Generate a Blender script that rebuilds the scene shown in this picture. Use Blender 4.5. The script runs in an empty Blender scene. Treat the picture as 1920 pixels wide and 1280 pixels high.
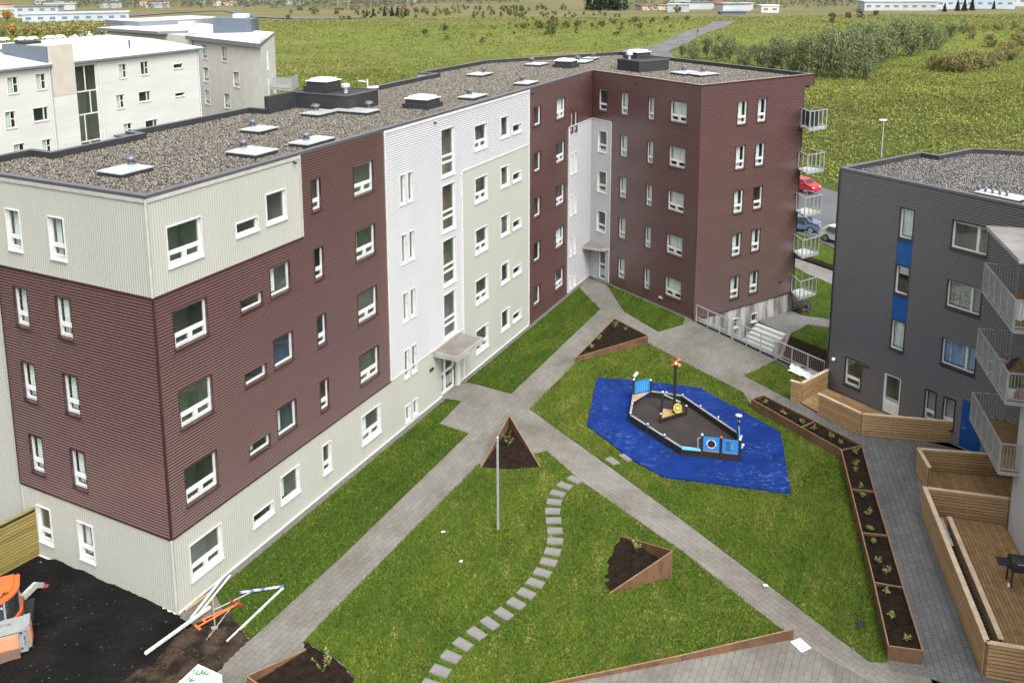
import bpy, math, random
import numpy as np
from mathutils import Vector, Matrix, noise
random.seed(7); RNG = np.random.default_rng(11)
SC = bpy.context.scene
COL = SC.collection
WM = {}          # world matrix of every parent

# ------------------------------------------------------------------ materials
def nt(name):
    m = bpy.data.materials.new(name); m.use_nodes = True
    t = m.node_tree
    b = t.nodes['Principled BSDF']
    return m, t, b
def N(t, kind, **kw):
    n = t.nodes.new(kind)
    for k, v in kw.items():
        if hasattr(n, k): setattr(n, k, v)
        else: n.inputs[k].default_value = v
    return n
def rgba(c): return (c[0], c[1], c[2], 1.0)
def mixc(t, fac, a, b, mode='MIX'):
    n = t.nodes.new('ShaderNodeMix'); n.data_type = 'RGBA'; n.blend_type = mode
    if isinstance(fac, (int, float)): n.inputs['Factor'].default_value = fac
    else: t.links.new(fac, n.inputs['Factor'])
    for s, v in (('A', a), ('B', b)):
        i = [q for q in n.inputs if q.name == s and q.type == 'RGBA'][0]
        if isinstance(v, tuple): i.default_value = rgba(v)
        else: t.links.new(v, i)
    return [q for q in n.outputs if q.type == 'RGBA'][0]
def ramp(t, fac, lo, hi):
    n = t.nodes.new('ShaderNodeMapRange'); n.inputs['From Min'].default_value = lo; n.inputs['From Max'].default_value = hi
    t.links.new(fac, n.inputs['Value']); return n.outputs['Result']
def coords(t, scale=(1, 1, 1), rot=0.0):
    c = t.nodes.new('ShaderNodeTexCoord'); mp = t.nodes.new('ShaderNodeMapping')
    mp.inputs['Scale'].default_value = scale; mp.inputs['Rotation'].default_value = (0, 0, rot)
    t.links.new(c.outputs['Object'], mp.inputs['Vector']); return mp.outputs['Vector']
def noi(t, vec, scale, detail=4, rough=.55):
    n = t.nodes.new('ShaderNodeTexNoise'); n.inputs['Scale'].default_value = scale
    n.inputs['Detail'].default_value = detail; n.inputs['Roughness'].default_value = rough
    t.links.new(vec, n.inputs['Vector']); return n.outputs['Fac']
def island(t):
    return t.nodes.new('ShaderNodeNewGeometry').outputs['Random Per Island']
def bump(t, b, h, strength, dist):
    n = t.nodes.new('ShaderNodeBump'); n.inputs['Strength'].default_value = strength; n.inputs['Distance'].default_value = dist
    t.links.new(h, n.inputs['Height']); t.links.new(n.outputs['Normal'], b.inputs['Normal'])
MATS = {}
def M(name, c, rough=.6, metal=0.0, c2=None, ns=3.0, lo=.35, hi=.65, bs=0, bstr=.3, bd=.01, spec=.5, fine=0.0, fscale=40., stretch=(1, 1, 1), rot=0.):
    """plain surface: two tones in a soft noise, a finer grain, optional bump"""
    m, t, b = nt(name)
    v = coords(t, stretch, rot)
    col = tuple(c)
    c2 = c2 or tuple(x * .85 for x in c)
    out = mixc(t, ramp(t, noi(t, v, ns), lo, hi), col, tuple(c2))
    if fine:
        f = ramp(t, noi(t, v, fscale, 3, .6), .3, .7)
        out = mixc(t, f, out, mixc(t, 1.0, out, (1 - fine,) * 3, 'MULTIPLY'))
    t.links.new(out, b.inputs['Base Color'])
    b.inputs['Roughness'].default_value = rough; b.inputs['Metallic'].default_value = metal
    b.inputs['Specular IOR Level'].default_value = spec
    if bs: bump(t, b, noi(t, v, bs, 5, .6), bstr, bd)
    MATS[name] = m; return m
def MI(name, cols, rough=.7, spec=.3, big=None, bigscale=.1, biglo=.4, bighi=.6, trans=0.0):
    """scattered pieces: every loose piece takes its own tone; optional broad patches"""
    m, t, b = nt(name)
    r = t.nodes.new('ShaderNodeValToRGB'); e = r.color_ramp.elements
    for i, c in enumerate(cols):
        p = i / max(1, len(cols) - 1)
        el = e[0] if i == 0 else (e[-1] if i == len(cols) - 1 else e.new(p))
        el.position = p; el.color = rgba(c)
    t.links.new(island(t), r.inputs['Fac'])
    out = r.outputs['Color']
    if big:
        v = coords(t)
        out = mixc(t, ramp(t, noi(t, v, bigscale, 5, .6), biglo, bighi), out, mixc(t, 1.0, out, big, 'MULTIPLY'))
    t.links.new(out, b.inputs['Base Color'])
    b.inputs['Roughness'].default_value = rough; b.inputs['Specular IOR Level'].default_value = spec
    if trans and 'Transmission Weight' in b.inputs:
        b.inputs['Subsurface Weight'].default_value = 0
    MATS[name] = m; return m

def haze():
    m = bpy.data.materials.new('haze'); m.use_nodes = True; t = m.node_tree
    for n in list(t.nodes): t.nodes.remove(n)
    o = N(t, 'ShaderNodeOutputMaterial'); v = t.nodes.new('ShaderNodeVolumePrincipled'); v.inputs['Color'].default_value = (.95, .97, 1, 1); v.inputs['Density'].default_value = .00024
    t.links.new(v.outputs[0], o.inputs['Volume']); MATS['haze'] = m
haze()
M('brown_cladding', (.083, .0285, .0235), .36, c2=(.074, .025, .0205), ns=.8, fine=.06, fscale=6, spec=1.0)
M('brown_trim', (.042, .014, .013), .3, spec=.9)
M('beige_cladding', (.385, .39, .34), .4, c2=(.368, .373, .328), ns=.5, stretch=(1, 1, .15))
M('beige_trim', (.43, .43, .38), .45)
M('white_cladding', (.455, .457, .462), .4, c2=(.43, .432, .438), ns=.6, stretch=(1, 1, .15))
M('white_paint', (.62, .62, .605), .45)
M('dark_cladding', (.027, .0238, .029), .34, c2=(.024, .021, .026), ns=.7, spec=1.0)
for k_, w_ in (('brown_cladding', 1.0), ('dark_cladding', .8), ('brown_trim', .4)):
    b_ = MATS[k_].node_tree.nodes['Principled BSDF']; b_.inputs['Coat Weight'].default_value = w_; b_.inputs['Coat Roughness'].default_value = .32; b_.inputs['Coat IOR'].default_value = 1.95
M('dark_trim', (.022, .021, .025), .4)
M('roof_felt', (.024, .025, .029), .75, c2=(.032, .033, .036), ns=1.5, fine=.25, fscale=9)
M('grey_flashing', (.15, .15, .165), .4, metal=.5, c2=(.12, .12, .135), ns=2)
M('brown_flashing', (.30, .22, .21), .4, metal=.2)
M('galvanised', (.52, .54, .56), .42, metal=.55, c2=(.44, .46, .48), ns=4)
M('sheet_metal', (.68, .71, .71), .35, metal=.45, c2=(.56, .61, .61), ns=2.5)
M('lid_white', (.80, .82, .82), .3, c2=(.70, .73, .74), ns=3)
M('black_metal', (.03, .032, .035), .5)
M('concrete', (.40, .39, .365), .85, c2=(.29, .285, .27), ns=1.2, bs=18, bstr=.25, fine=.2, fscale=25)
M('concrete_wall', (.52, .50, .47), .85, c2=(.17, .17, .16), ns=2.6, lo=.42, hi=.62, stretch=(1, 1, .12), bs=14, bstr=.2, fine=.15, fscale=12)
M('canopy_top', (.16, .138, .118), .3, c2=(.23, .21, .19), ns=1.3)
M('white_concrete', (.62, .62, .60), .8, c2=(.52, .52, .50), ns=3)
M('blue_panel', (.008, .075, .27), .35)
M('room_wall', (.50, .51, .48), .9); M('room_wall_warm', (.46, .38, .28), .9); M('room_wall_dark', (.17, .18, .17), .9); M('room_wall_blue', (.28, .36, .44), .9); M('room_wall_green', (.36, .44, .33), .9)
M('room_floor', (.22, .18, .13), .6)
M('curtain_white', (.74, .76, .75), .9, c2=(.60, .62, .62), ns=9, stretch=(1, 1, .05))
M('curtain_blue', (.16, .25, .48), .9, c2=(.42, .50, .66), ns=7, stretch=(1, 1, .05))
M('curtain_net', (.58, .60, .58), .9, c2=(.20, .21, .20), ns=14)
M('blind_grey', (.33, .33, .33), .9)
M('door_white', (.78, .79, .78), .4)
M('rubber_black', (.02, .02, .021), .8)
M('plant_pot', (.55, .32, .30), .6); M('basket_white', (.75, .75, .74), .6)
def glass():
    m = bpy.data.materials.new('window_glass'); m.use_nodes = True; t = m.node_tree
    for n in list(t.nodes): t.nodes.remove(n)
    o = N(t, 'ShaderNodeOutputMaterial'); tr = N(t, 'ShaderNodeBsdfTransparent'); tr.inputs['Color'].default_value = (.88, .93, .90, 1)
    gl = N(t, 'ShaderNodeBsdfGlossy'); gl.inputs['Roughness'].default_value = .015; gl.inputs['Color'].default_value = (.95, 1, .98, 1)
    lw = N(t, 'ShaderNodeLayerWeight'); lw.inputs['Blend'].default_value = .5; pw = N(t, 'ShaderNodeMath', operation='POWER'); pw.inputs[1].default_value = 4.5; t.links.new(lw.outputs['Facing'], pw.inputs[0])
    fr = N(t, 'ShaderNodeMath', operation='MULTIPLY_ADD'); fr.inputs[1].default_value = .85; fr.inputs[2].default_value = .10; t.links.new(pw.outputs[0], fr.inputs[0])
    mx = N(t, 'ShaderNodeMixShader')
    t.links.new(fr.outputs[0], mx.inputs[0]); t.links.new(tr.outputs[0], mx.inputs[1]); t.links.new(gl.outputs[0], mx.inputs[2])
    t.links.new(mx.outputs[0], o.inputs['Surface']); MATS['window_glass'] = m
glass()
def glass_rail():
    m = bpy.data.materials.new('rail_glass'); m.use_nodes = True; t = m.node_tree
    for n in list(t.nodes): t.nodes.remove(n)
    o = N(t, 'ShaderNodeOutputMaterial'); tr = N(t, 'ShaderNodeBsdfTransparent'); tr.inputs['Color'].default_value = (.86, .9, .9, 1)
    gl = N(t, 'ShaderNodeBsdfPrincipled'); gl.inputs['Base Color'].default_value = (.5, .53, .55, 1); gl.inputs['Roughness'].default_value = .2
    mx = N(t, 'ShaderNodeMixShader'); mx.inputs[0].default_value = .28
    t.links.new(tr.outputs[0], mx.inputs[1]); t.links.new(gl.outputs[0], mx.inputs[2]); t.links.new(mx.outputs[0], o.inputs['Surface'])
    MATS['rail_glass'] = m
glass_rail()
def clear():
    m = bpy.data.materials.new('clear_glass'); m.use_nodes = True; t = m.node_tree
    for n in list(t.nodes): t.nodes.remove(n)
    o = N(t, 'ShaderNodeOutputMaterial'); tr = N(t, 'ShaderNodeBsdfTransparent'); tr.inputs['Color'].default_value = (.93, .95, .95, 1)
    gl = N(t, 'ShaderNodeBsdfGlossy'); gl.inputs['Roughness'].default_value = .02; mx = N(t, 'ShaderNodeMixShader'); mx.inputs[0].default_value = .06
    t.links.new(tr.outputs[0], mx.inputs[1]); t.links.new(gl.outputs[0], mx.inputs[2]); t.links.new(mx.outputs[0], o.inputs['Surface']); MATS['clear_glass'] = m
clear()
def wood(name, c, c2, dark):
    m, t, b = nt(name)
    v = coords(t, (1, 1, 1)); g = noi(t, coords(t, (2.2, 2.2, 30)), 1.6, 6, .65)
    r = t.nodes.new('ShaderNodeValToRGB'); r.color_ramp.elements[0].color = rgba(c); r.color_ramp.elements[1].color = rgba(c2)
    t.links.new(island(t), r.inputs['Fac'])
    out = mixc(t, ramp(t, g, .42, .72), r.outputs['Color'], mixc(t, 1.0, r.outputs['Color'], (.62, .55, .47), 'MULTIPLY'))
    vo = N(t, 'ShaderNodeTexVoronoi'); vo.inputs['Scale'].default_value = 2.4; t.links.new(coords(t, (1, 1, 2.4)), vo.inputs['Vector'])
    out = mixc(t, ramp(t, vo.outputs['Distance'], .10, .055), out, dark)
    t.links.new(out, b.inputs['Base Color']); b.inputs['Roughness'].default_value = .7; b.inputs['Specular IOR Level'].default_value = .25
    MATS[name] = m
wood('fence_wood', (.46, .31, .165), (.36, .235, .12), (.10, .055, .025))
wood('fence_wood_dark', (.30, .20, .10), (.23, .15, .075), (.07, .04, .02))
wood('deck_wood', (.40, .26, .13), (.30, .19, .092), (.12, .07, .035))
wood('green_wood', (.32, .255, .085), (.215, .175, .055), (.05, .04, .015))
M('cap_wood', (.66, .53, .38), .6, c2=(.54, .41, .27), ns=3)
def corten():
    m, t, b = nt('corten')
    v = coords(t)
    o1 = mixc(t, ramp(t, noi(t, v, 1.1, 5, .65), .36, .66), (.088, .046, .024), (.165, .084, .040))
    o2 = mixc(t, ramp(t, noi(t, coords(t, (1, 1, .25)), 5, 4), .5, .75), o1, (.075, .040, .025))
    t.links.new(o2, b.inputs['Base Color']); b.inputs['Roughness'].default_value = .75
    bump(t, b, noi(t, v, 30, 4), .2, .005); MATS['corten'] = m
corten()
MI('far_leaves', [(.105, .125, .085), (.15, .165, .11), (.125, .13, .10), (.19, .18, .12)], .8, .1)
M('corten_edge', (.30, .175, .095), .6, c2=(.22, .125, .065), ns=4)
M('soil', (.030, .0195, .013), .95, spec=.08, c2=(.015, .0105, .008), ns=4, bs=9, bstr=.9, bd=.06, fine=.4, fscale=22)
M('bare_earth', (.075, .050, .032), .95, c2=(.018, .013, .010), ns=1.6, lo=.4, hi=.6, bs=5, bstr=1.0, bd=.12, fine=.5, fscale=9, spec=.2)
M('black_grit', (.0175, .016, .015), .95, c2=(.0085, .008, .0078), ns=.8, lo=.3, hi=.7, bs=5, bstr=.9, bd=.10, fine=.5, fscale=12, spec=.08)
M('asphalt', (.115, .12, .13), .8, c2=(.09, .093, .10), ns=.4, fine=.2, fscale=20)
M('track', (.165, .165, .17), .85, c2=(.10, .10, .098), ns=.35, lo=.4, hi=.6, fine=.3, fscale=4)
M('gravel_strip', (.085, .08, .075), .9, c2=(.16, .155, .145), ns=14, bs=20, bstr=.8, bd=.03)
def paving(name, c, c2, joint, rot, bw=.42, bh=.21, off=.5, stain=(.62, .58, .52)):
    m, t, b = nt(name)
    v = coords(t, (1, 1, 1), rot)
    br = N(t, 'ShaderNodeTexBrick'); br.offset = off
    br.inputs['Scale'].default_value = 1.0; br.inputs['Brick Width'].default_value = bw; br.inputs['Row Height'].default_value = bh
    br.inputs['Mortar Size'].default_value = .011; br.inputs['Mortar Smooth'].default_value = .3; br.inputs['Bias'].default_value = 0
    br.inputs['Color1'].default_value = rgba(c); br.inputs['Color2'].default_value = rgba(c2); br.inputs['Mortar'].default_value = rgba(joint)
    t.links.new(v, br.inputs['Vector'])
    o = mixc(t, ramp(t, noi(t, v, .45, 5, .6), .42, .7), br.outputs['Color'], mixc(t, 1.0, br.outputs['Color'], stain, 'MULTIPLY'))
    f = ramp(t, noi(t, v, 16, 4, .6), .3, .75)
    o = mixc(t, f, o, mixc(t, 1.0, o, (.80, .80, .80), 'MULTIPLY'))
    t.links.new(o, b.inputs['Base Color']); b.inputs['Roughness'].default_value = .75
    inv = N(t, 'ShaderNodeMath', operation='SUBTRACT'); inv.inputs[0].default_value = 1; t.links.new(br.outputs['Fac'], inv.inputs[1])
    bump(t, b, inv.outputs[0], .35, .012); MATS[name] = m
AB_ANG = math.radians(62.756)
paving('paving_warm', (.215, .205, .178), (.178, .170, .150), (.118, .113, .10), -AB_ANG)
paving('paving_diag', (.235, .222, .195), (.198, .187, .166), (.125, .12, .107), math.radians(57.5))
paving('paving_grey', (.165, .167, .165), (.128, .132, .134), (.055, .055, .055), math.radians(104.0), .34, .22, stain=(.70, .70, .70))
paving('paving_low', (.24, .235, .225), (.205, .20, .19), (.10, .10, .095), -math.radians(32.4))
def lawn(name, base, straw):
    m, t, b = nt(name)
    v = coords(t)
    o = mixc(t, ramp(t, noi(t, v, .35, 5, .62), .36, .66), base[0], base[1])
    o = mixc(t, ramp(t, noi(t, coords(t, (1.0, .35, 1), math.radians(35)), 1.3, 5, .7), .55, .8), o, straw)
    o = mixc(t, ramp(t, noi(t, v, 9, 5, .7), .35, .75), o, mixc(t, 1.0, o, (.42, .46, .4), 'MULTIPLY'))
    t.links.new(o, b.inputs['Base Color']); b.inputs['Roughness'].default_value = .9; b.inputs['Specular IOR Level'].default_value = .15
    bump(t, b, noi(t, v, 22, 4, .7), .8, .04); MATS[name] = m
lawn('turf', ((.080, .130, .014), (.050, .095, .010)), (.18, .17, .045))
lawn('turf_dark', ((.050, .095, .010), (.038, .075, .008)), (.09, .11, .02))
def blades(name, cols, patch, straw, sc1, sc2, sod=0.0):
    m, t, b = nt(name)
    r = t.nodes.new('ShaderNodeValToRGB'); e = r.color_ramp.elements
    for i, c in enumerate(cols):
        p = i / (len(cols) - 1)
        el = e[0] if i == 0 else (e[-1] if i == len(cols) - 1 else e.new(p)); el.position = p; el.color = rgba(c)
    t.links.new(island(t), r.inputs['Fac']); out = r.outputs['Color']; v = coords(t)
    out = mixc(t, ramp(t, noi(t, v, sc1, 5, .6), .38, .64), out, mixc(t, 1.0, out, patch, 'MULTIPLY'))
    out = mixc(t, ramp(t, noi(t, coords(t, (1, .4, 1), math.radians(33)), sc2, 5, .7), .54, .76), out, straw)
    if sod:      # rolls of turf laid side by side
        br = N(t, 'ShaderNodeTexBrick'); br.inputs['Scale'].default_value = 1; br.inputs['Brick Width'].default_value = 2.4; br.inputs['Row Height'].default_value = .55; br.inputs['Mortar Size'].default_value = .035; br.inputs['Mortar Smooth'].default_value = .6
        br.inputs['Color1'].default_value = (.68, .76, .70, 1); br.inputs['Color2'].default_value = (1.16, 1.10, 1.0, 1); br.inputs['Mortar'].default_value = (1.30, 1.16, 1.0, 1); t.links.new(coords(t, (1, 1, 1), sod), br.inputs['Vector'])
        out = mixc(t, 1.0, out, br.outputs['Color'], 'MULTIPLY')
    t.links.new(out, b.inputs['Base Color']); b.inputs['Roughness'].default_value = .7; b.inputs['Specular IOR Level'].default_value = .2
    MATS[name] = m
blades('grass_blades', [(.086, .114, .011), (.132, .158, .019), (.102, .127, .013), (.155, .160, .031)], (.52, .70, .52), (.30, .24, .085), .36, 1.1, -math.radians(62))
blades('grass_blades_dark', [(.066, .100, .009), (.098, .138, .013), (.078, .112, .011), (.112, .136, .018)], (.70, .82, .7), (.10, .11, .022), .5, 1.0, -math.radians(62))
blades('meadow_leaves', [(.155, .188, .030), (.235, .265, .048), (.120, .152, .026), (.285, .292, .068), (.18, .168, .046)], (.60, .55, .54), (.235, .190, .075), .05, .045)
blades('far_grass', [(.138, .172, .036), (.175, .202, .045), (.15, .17, .043), (.192, .198, .06)], (.78, .77, .76), (.20, .165, .08), .022, .05)
def field():
    m, t, b = nt('field')
    v = coords(t)
    o = mixc(t, ramp(t, noi(t, v, .016, 6, .62), .36, .62), (.138, .172, .032), (.18, .198, .045))
    o = mixc(t, ramp(t, noi(t, v, .09, 6, .7), .50, .70), o, (.085, .105, .022))
    o = mixc(t, ramp(t, noi(t, coords(t, (.5, 1.6, 1)), .02, 6, .66), .56, .70), o, (.27, .20, .11))
    o = mixc(t, ramp(t, noi(t, coords(t, (.6, 2.2, 1)), .05, 5, .7), .62, .74), o, (.16, .105, .06))
    # the ground away from the houses turns to dry heath
    sp = N(t, 'ShaderNodeSeparateXYZ'); t.links.new(coords(t), sp.inputs[0])
    far = N(t, 'ShaderNodeMath', operation='ADD'); t.links.new(sp.outputs['Y'], far.inputs[0])
    w = N(t, 'ShaderNodeMath', operation='MULTIPLY'); t.links.new(noi(t, v, .012, 5, .65), w.inputs[0]); w.inputs[1].default_value = 240
    t.links.new(w.outputs[0], far.inputs[1])
    heath = mixc(t, ramp(t, noi(t, coords(t, (.5, 1.8, 1)), .03, 6, .7), .4, .62), (.125, .145, .050), (.215, .165, .105))
    o = mixc(t, ramp(t, far.outputs[0], 470, 560), o, heath)
    near = mixc(t, ramp(t, far.outputs[0], 250, 380), (.070, .088, .022), o); o = near
    o = mixc(t, ramp(t, noi(t, v, 1.3, 5, .7), .35, .75), o, mixc(t, 1.0, o, (.55, .58, .52), 'MULTIPLY'))
    t.links.new(o, b.inputs['Base Color']); b.inputs['Roughness'].default_value = .95; b.inputs['Specular IOR Level'].default_value = .1
    MATS['field'] = m
field()
MI('roof_stones', [(.055, .050, .042), (.20, .18, .148), (.105, .095, .08), (.31, .285, .235), (.145, .131, .11), (.235, .215, .18), (.08, .073, .063)], .85, .25)
MI('roof_stones_grey', [(.045, .042, .04), (.19, .18, .168), (.105, .10, .095), (.30, .285, .265), (.145, .138, .13)], .85, .25)
MI('dark_stones', [(.03, .028, .027), (.09, .082, .078), (.17, .16, .155), (.05, .046, .044), (.11, .10, .095)], .85, .25)
MI('earth_clods', [(.05, .034, .022), (.09, .062, .04), (.025, .018, .013), (.065, .045, .03)], .95, .1)
MI('willow_leaves', [(.095, .125, .045), (.155, .185, .080), (.120, .145, .055), (.210, .230, .120), (.075, .095, .034)], .6, .3)
MI('golden_leaves', [(.18, .17, .055), (.25, .225, .08), (.14, .14, .045), (.22, .19, .075), (.30, .26, .105)], .65, .25)
MI('green_leaves', [(.060, .082, .020), (.095, .12, .030), (.075, .085, .028), (.12, .135, .04)], .65, .25)
MI('autumn_leaves', [(.33, .19, .03), (.42, .25, .05), (.22, .17, .04), (.28, .14, .03)], .65, .25)
MI('needles', [(.018, .032, .018), (.030, .048, .026), (.024, .036, .02)], .7, .2)
MI('brown_leaves', [(.085, .072, .035), (.12, .095, .05), (.06, .055, .028)], .7, .2)
MI('sapling_leaves', [(.13, .165, .03), (.21, .235, .056), (.28, .28, .095), (.10, .13, .025)], .55, .3)
M('bark', (.085, .07, .055), .9, c2=(.13, .115, .10), ns=6)
M('stem', (.12, .10, .055), .8)
def mat_blue():
    m, t, b = nt('blue_rubber')
    v = coords(t)
    o = mixc(t, ramp(t, noi(t, v, .7, 5, .6), .35, .7), (.0012, .0155, .115), (.0025, .027, .175))
    s = ramp(t, noi(t, coords(t, (1, 1.7, 1), math.radians(20)), 3.6, 9, .82), .53, .66)
    big = ramp(t, noi(t, v, .42, 4, .6), .38, .62)
    mm = N(t, 'ShaderNodeMath', operation='MULTIPLY'); t.links.new(s, mm.inputs[0]); t.links.new(big, mm.inputs[1])
    o = mixc(t, mm.outputs[0], o, (.10, .19, .42))
    t.links.new(o, b.inputs['Base Color']); b.inputs['Roughness'].default_value = .85; b.inputs['Specular IOR Level'].default_value = .2
    bump(t, b, noi(t, v, 40, 3), .4, .01); MATS['blue_rubber'] = m
mat_blue()
M('deck_grit', (.040, .031, .027), .95, c2=(.026, .021, .019), ns=1.2, bs=60, bstr=.4, bd=.01, fine=.3, fscale=60)
M('play_blue', (.028, .24, .62), .4); M('play_light_blue', (.14, .44, .66), .4); M('play_dark', (.022, .017, .015), .6)
M('play_wood', (.44, .30, .15), .6, c2=(.34, .22, .10), ns=3); M('play_yellow', (.62, .50, .05), .45); M('play_red', (.50, .05, .04), .45)
M('play_orange', (.70, .16, .07), .45)
M('pipe_white', (.60, .60, .57), .55, c2=(.45, .45, .41), ns=5); M('tool_orange', (.62, .14, .03), .5); M('tool_red', (.26, .035, .03), .5)
M('tool_blue', (.08, .15, .36), .5, c2=(.45, .47, .52), ns=4, lo=.48, hi=.52); M('tool_wood', (.42, .28, .13), .7); M('tool_steel', (.40, .40, .38), .5, metal=.4)
M('digger_orange', (.72, .135, .025), .4, c2=(.60, .11, .025), ns=3); M('digger_pale', (.74, .27, .15), .55, c2=(.60, .23, .13), ns=5)
M('digger_grey', (.25, .26, .255), .5, c2=(.215, .225, .22), ns=4); M('digger_flap', (.16, .095, .065), .8)
M('bag_white', (.85, .86, .88), .6); M('leaf_green', (.01, .20, .04), .5)
M('render_white', (.55, .55, .53), .85, c2=(.50, .50, .478), ns=.7, fine=.05, fscale=9, stretch=(.3, .3, 1.6))
M('render_grey', (.58, .56, .52), .85, c2=(.53, .51, .475), ns=.8); M('render_beige', (.47, .43, .37), .85, c2=(.42, .39, .34), ns=.8)
M('metal_roof', (.72, .74, .76), .35, metal=.2, c2=(.63, .65, .68), ns=.35, stretch=(1, 1, 1)); M('slate_blue', (.105, .13, .16), .5)
M('fascia_grey', (.17, .19, .205), .5)
M('car_red', (.52, .02, .03), .25); M('car_blue', (.10, .14, .23), .25); M('car_white', (.70, .70, .69), .3); M('car_glass', (.03, .036, .04), .08)
M('tyre', (.018, .018, .019), .8); M('rim', (.42, .43, .44), .35, metal=.7); M('lamp_clear', (.7, .72, .72), .15); M('lamp_red', (.4, .02, .02), .3)
M('cloth_dark', (.016, .018, .024), .85); M('skin', (.48, .30, .22), .6); M('chair_grey', (.22, .23, .24), .6)
M('shed_grey', (.42, .44, .46), .6, c2=(.36, .38, .40), ns=.1); M('shed_blue', (.40, .46, .52), .6, c2=(.34, .40, .46), ns=.08); M('window_dark', (.17, .19, .21), .2)
M('orange_panel', (.42, .085, .04), .6)

# ------------------------------------------------------------------ objects
def link(o, parent):
    COL.objects.link(o)
    if parent is not None:
        o.parent = parent
        o.matrix_parent_inverse = WM.get(parent.name, Matrix()).inverted()
    return o
def tag(o, label=None, cat=None, group=None, kind=None):
    if label: o['label'] = label
    if cat: o['category'] = cat
    if group: o['group'] = group
    if kind: o['kind'] = kind
    return o
def thing(name, label, cat, loc=(0, 0, 0), rz=0.0, group=None, local=False):   # local: its parts are modelled round its own origin
    o = bpy.data.objects.new(name, None); o.empty_display_size = .3
    COL.objects.link(o); o.location = loc; o.rotation_euler = (0, 0, rz)
    if not local: WM[o.name] = Matrix.Translation(Vector(loc)) @ Matrix.Rotation(rz, 4, 'Z')
    return tag(o, label, cat, group)
class MB:
    def __init__(s): s.v = []; s.f = []; s.m = []; s.mats = []
    def mi(s, mat):
        if mat not in s.mats: s.mats.append(mat)
        return s.mats.index(mat)
    def add(s, verts, faces, mat):
        k = len(s.v); i = s.mi(mat)
        s.v += [tuple(p) for p in verts]
        for f in faces: s.f.append(tuple(k + q for q in f)); s.m.append(i)
    def hexa(s, p, mat):   # 8 corners: bottom 4 ccw, top 4 ccw
        s.add(p, [(3, 2, 1, 0), (4, 5, 6, 7), (0, 1, 5, 4), (1, 2, 6, 5), (2, 3, 7, 6), (3, 0, 4, 7)], mat)
    def box(s, x0, x1, y0, y1, z0, z1, mat):
        s.hexa([(x0, y0, z0), (x1, y0, z0), (x1, y1, z0), (x0, y1, z0), (x0, y0, z1), (x1, y0, z1), (x1, y1, z1), (x0, y1, z1)], mat)
    def bar(s, a, b, w, h, mat, up=(0, 0, 1)):   # box along a-b, w across, h along up, centred
        a = Vector(a); b = Vector(b); d = (b - a).normalized(); u = Vector(up)
        if abs(d.dot(u)) > .98: u = Vector((1, 0, 0))
        r = d.cross(u).normalized() * (w / 2); u2 = r.cross(d).normalized() * (h / 2)
        s.hexa([a - r - u2, a + r - u2, b + r - u2, b - r - u2, a - r + u2, a + r + u2, b + r + u2, b - r + u2], mat)
    def tube(s, a, b, r, mat, n=8, r2=None, caps=True):
        a = Vector(a); b = Vector(b); d = (b - a).normalized(); u = Vector((0, 0, 1)) if abs(d.z) < .9 else Vector((1, 0, 0))
        x = d.cross(u).normalized(); y = d.cross(x); r2 = r if r2 is None else r2
        vs = [a + (x * math.cos(2 * math.pi * i / n) + y * math.sin(2 * math.pi * i / n)) * r for i in range(n)]
        vs += [b + (x * math.cos(2 * math.pi * i / n) + y * math.sin(2 * math.pi * i / n)) * r2 for i in range(n)]
        fs = [(i, (i + 1) % n, n + (i + 1) % n, n + i) for i in range(n)]
        if caps: fs += [tuple(range(n - 1, -1, -1)), tuple(range(n, 2 * n))]
        s.add(vs, fs, mat)
    def lathe(s, prof, mat, n=16, c=(0, 0, 0)):
        vs = [(c[0] + r * math.cos(2 * math.pi * i / n), c[1] + r * math.sin(2 * math.pi * i / n), c[2] + z) for r, z in prof for i in range(n)]
        fs = [(k * n + i, k * n + (i + 1) % n, (k + 1) * n + (i + 1) % n, (k + 1) * n + i) for k in range(len(prof) - 1) for i in range(n)]
        fs += [tuple(range(n - 1, -1, -1)), tuple(range((len(prof) - 1) * n, len(prof) * n))]
        s.add(vs, fs, mat)
    def prism(s, poly, z0, z1, mat, side=None, zb=None):
        a = sum(poly[i][0] * poly[(i + 1) % len(poly)][1] - poly[(i + 1) % len(poly)][0] * poly[i][1] for i in range(len(poly)))
        if a < 0: poly = poly[::-1]
        n = len(poly)
        zt = z1 if callable(z1) else (lambda x, y: z1)
        zl = z0 if callable(z0) else (lambda x, y: z0)
        vs = [(x, y, zl(x, y)) for x, y in poly] + [(x, y, zt(x, y)) for x, y in poly]
        s.add(vs, [tuple(range(n, 2 * n))], mat)
        s.add(vs, [(i, (i + 1) % n, n + (i + 1) % n, n + i) for i in range(n)] + [tuple(range(n - 1, -1, -1))], side or mat)
    def mesh(s, name, smooth=False):
        me = bpy.data.meshes.new(name); me.from_pydata(s.v, [], s.f)
        for k in s.mats: me.materials.append(MATS[k])
        me.polygons.foreach_set('material_index', s.m)
        if smooth: me.polygons.foreach_set('use_smooth', [True] * len(s.f))
        me.update(); return me
    def build(s, name, parent=None, smooth=False):
        return link(bpy.data.objects.new(name, s.mesh(name, smooth)), parent)
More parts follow.
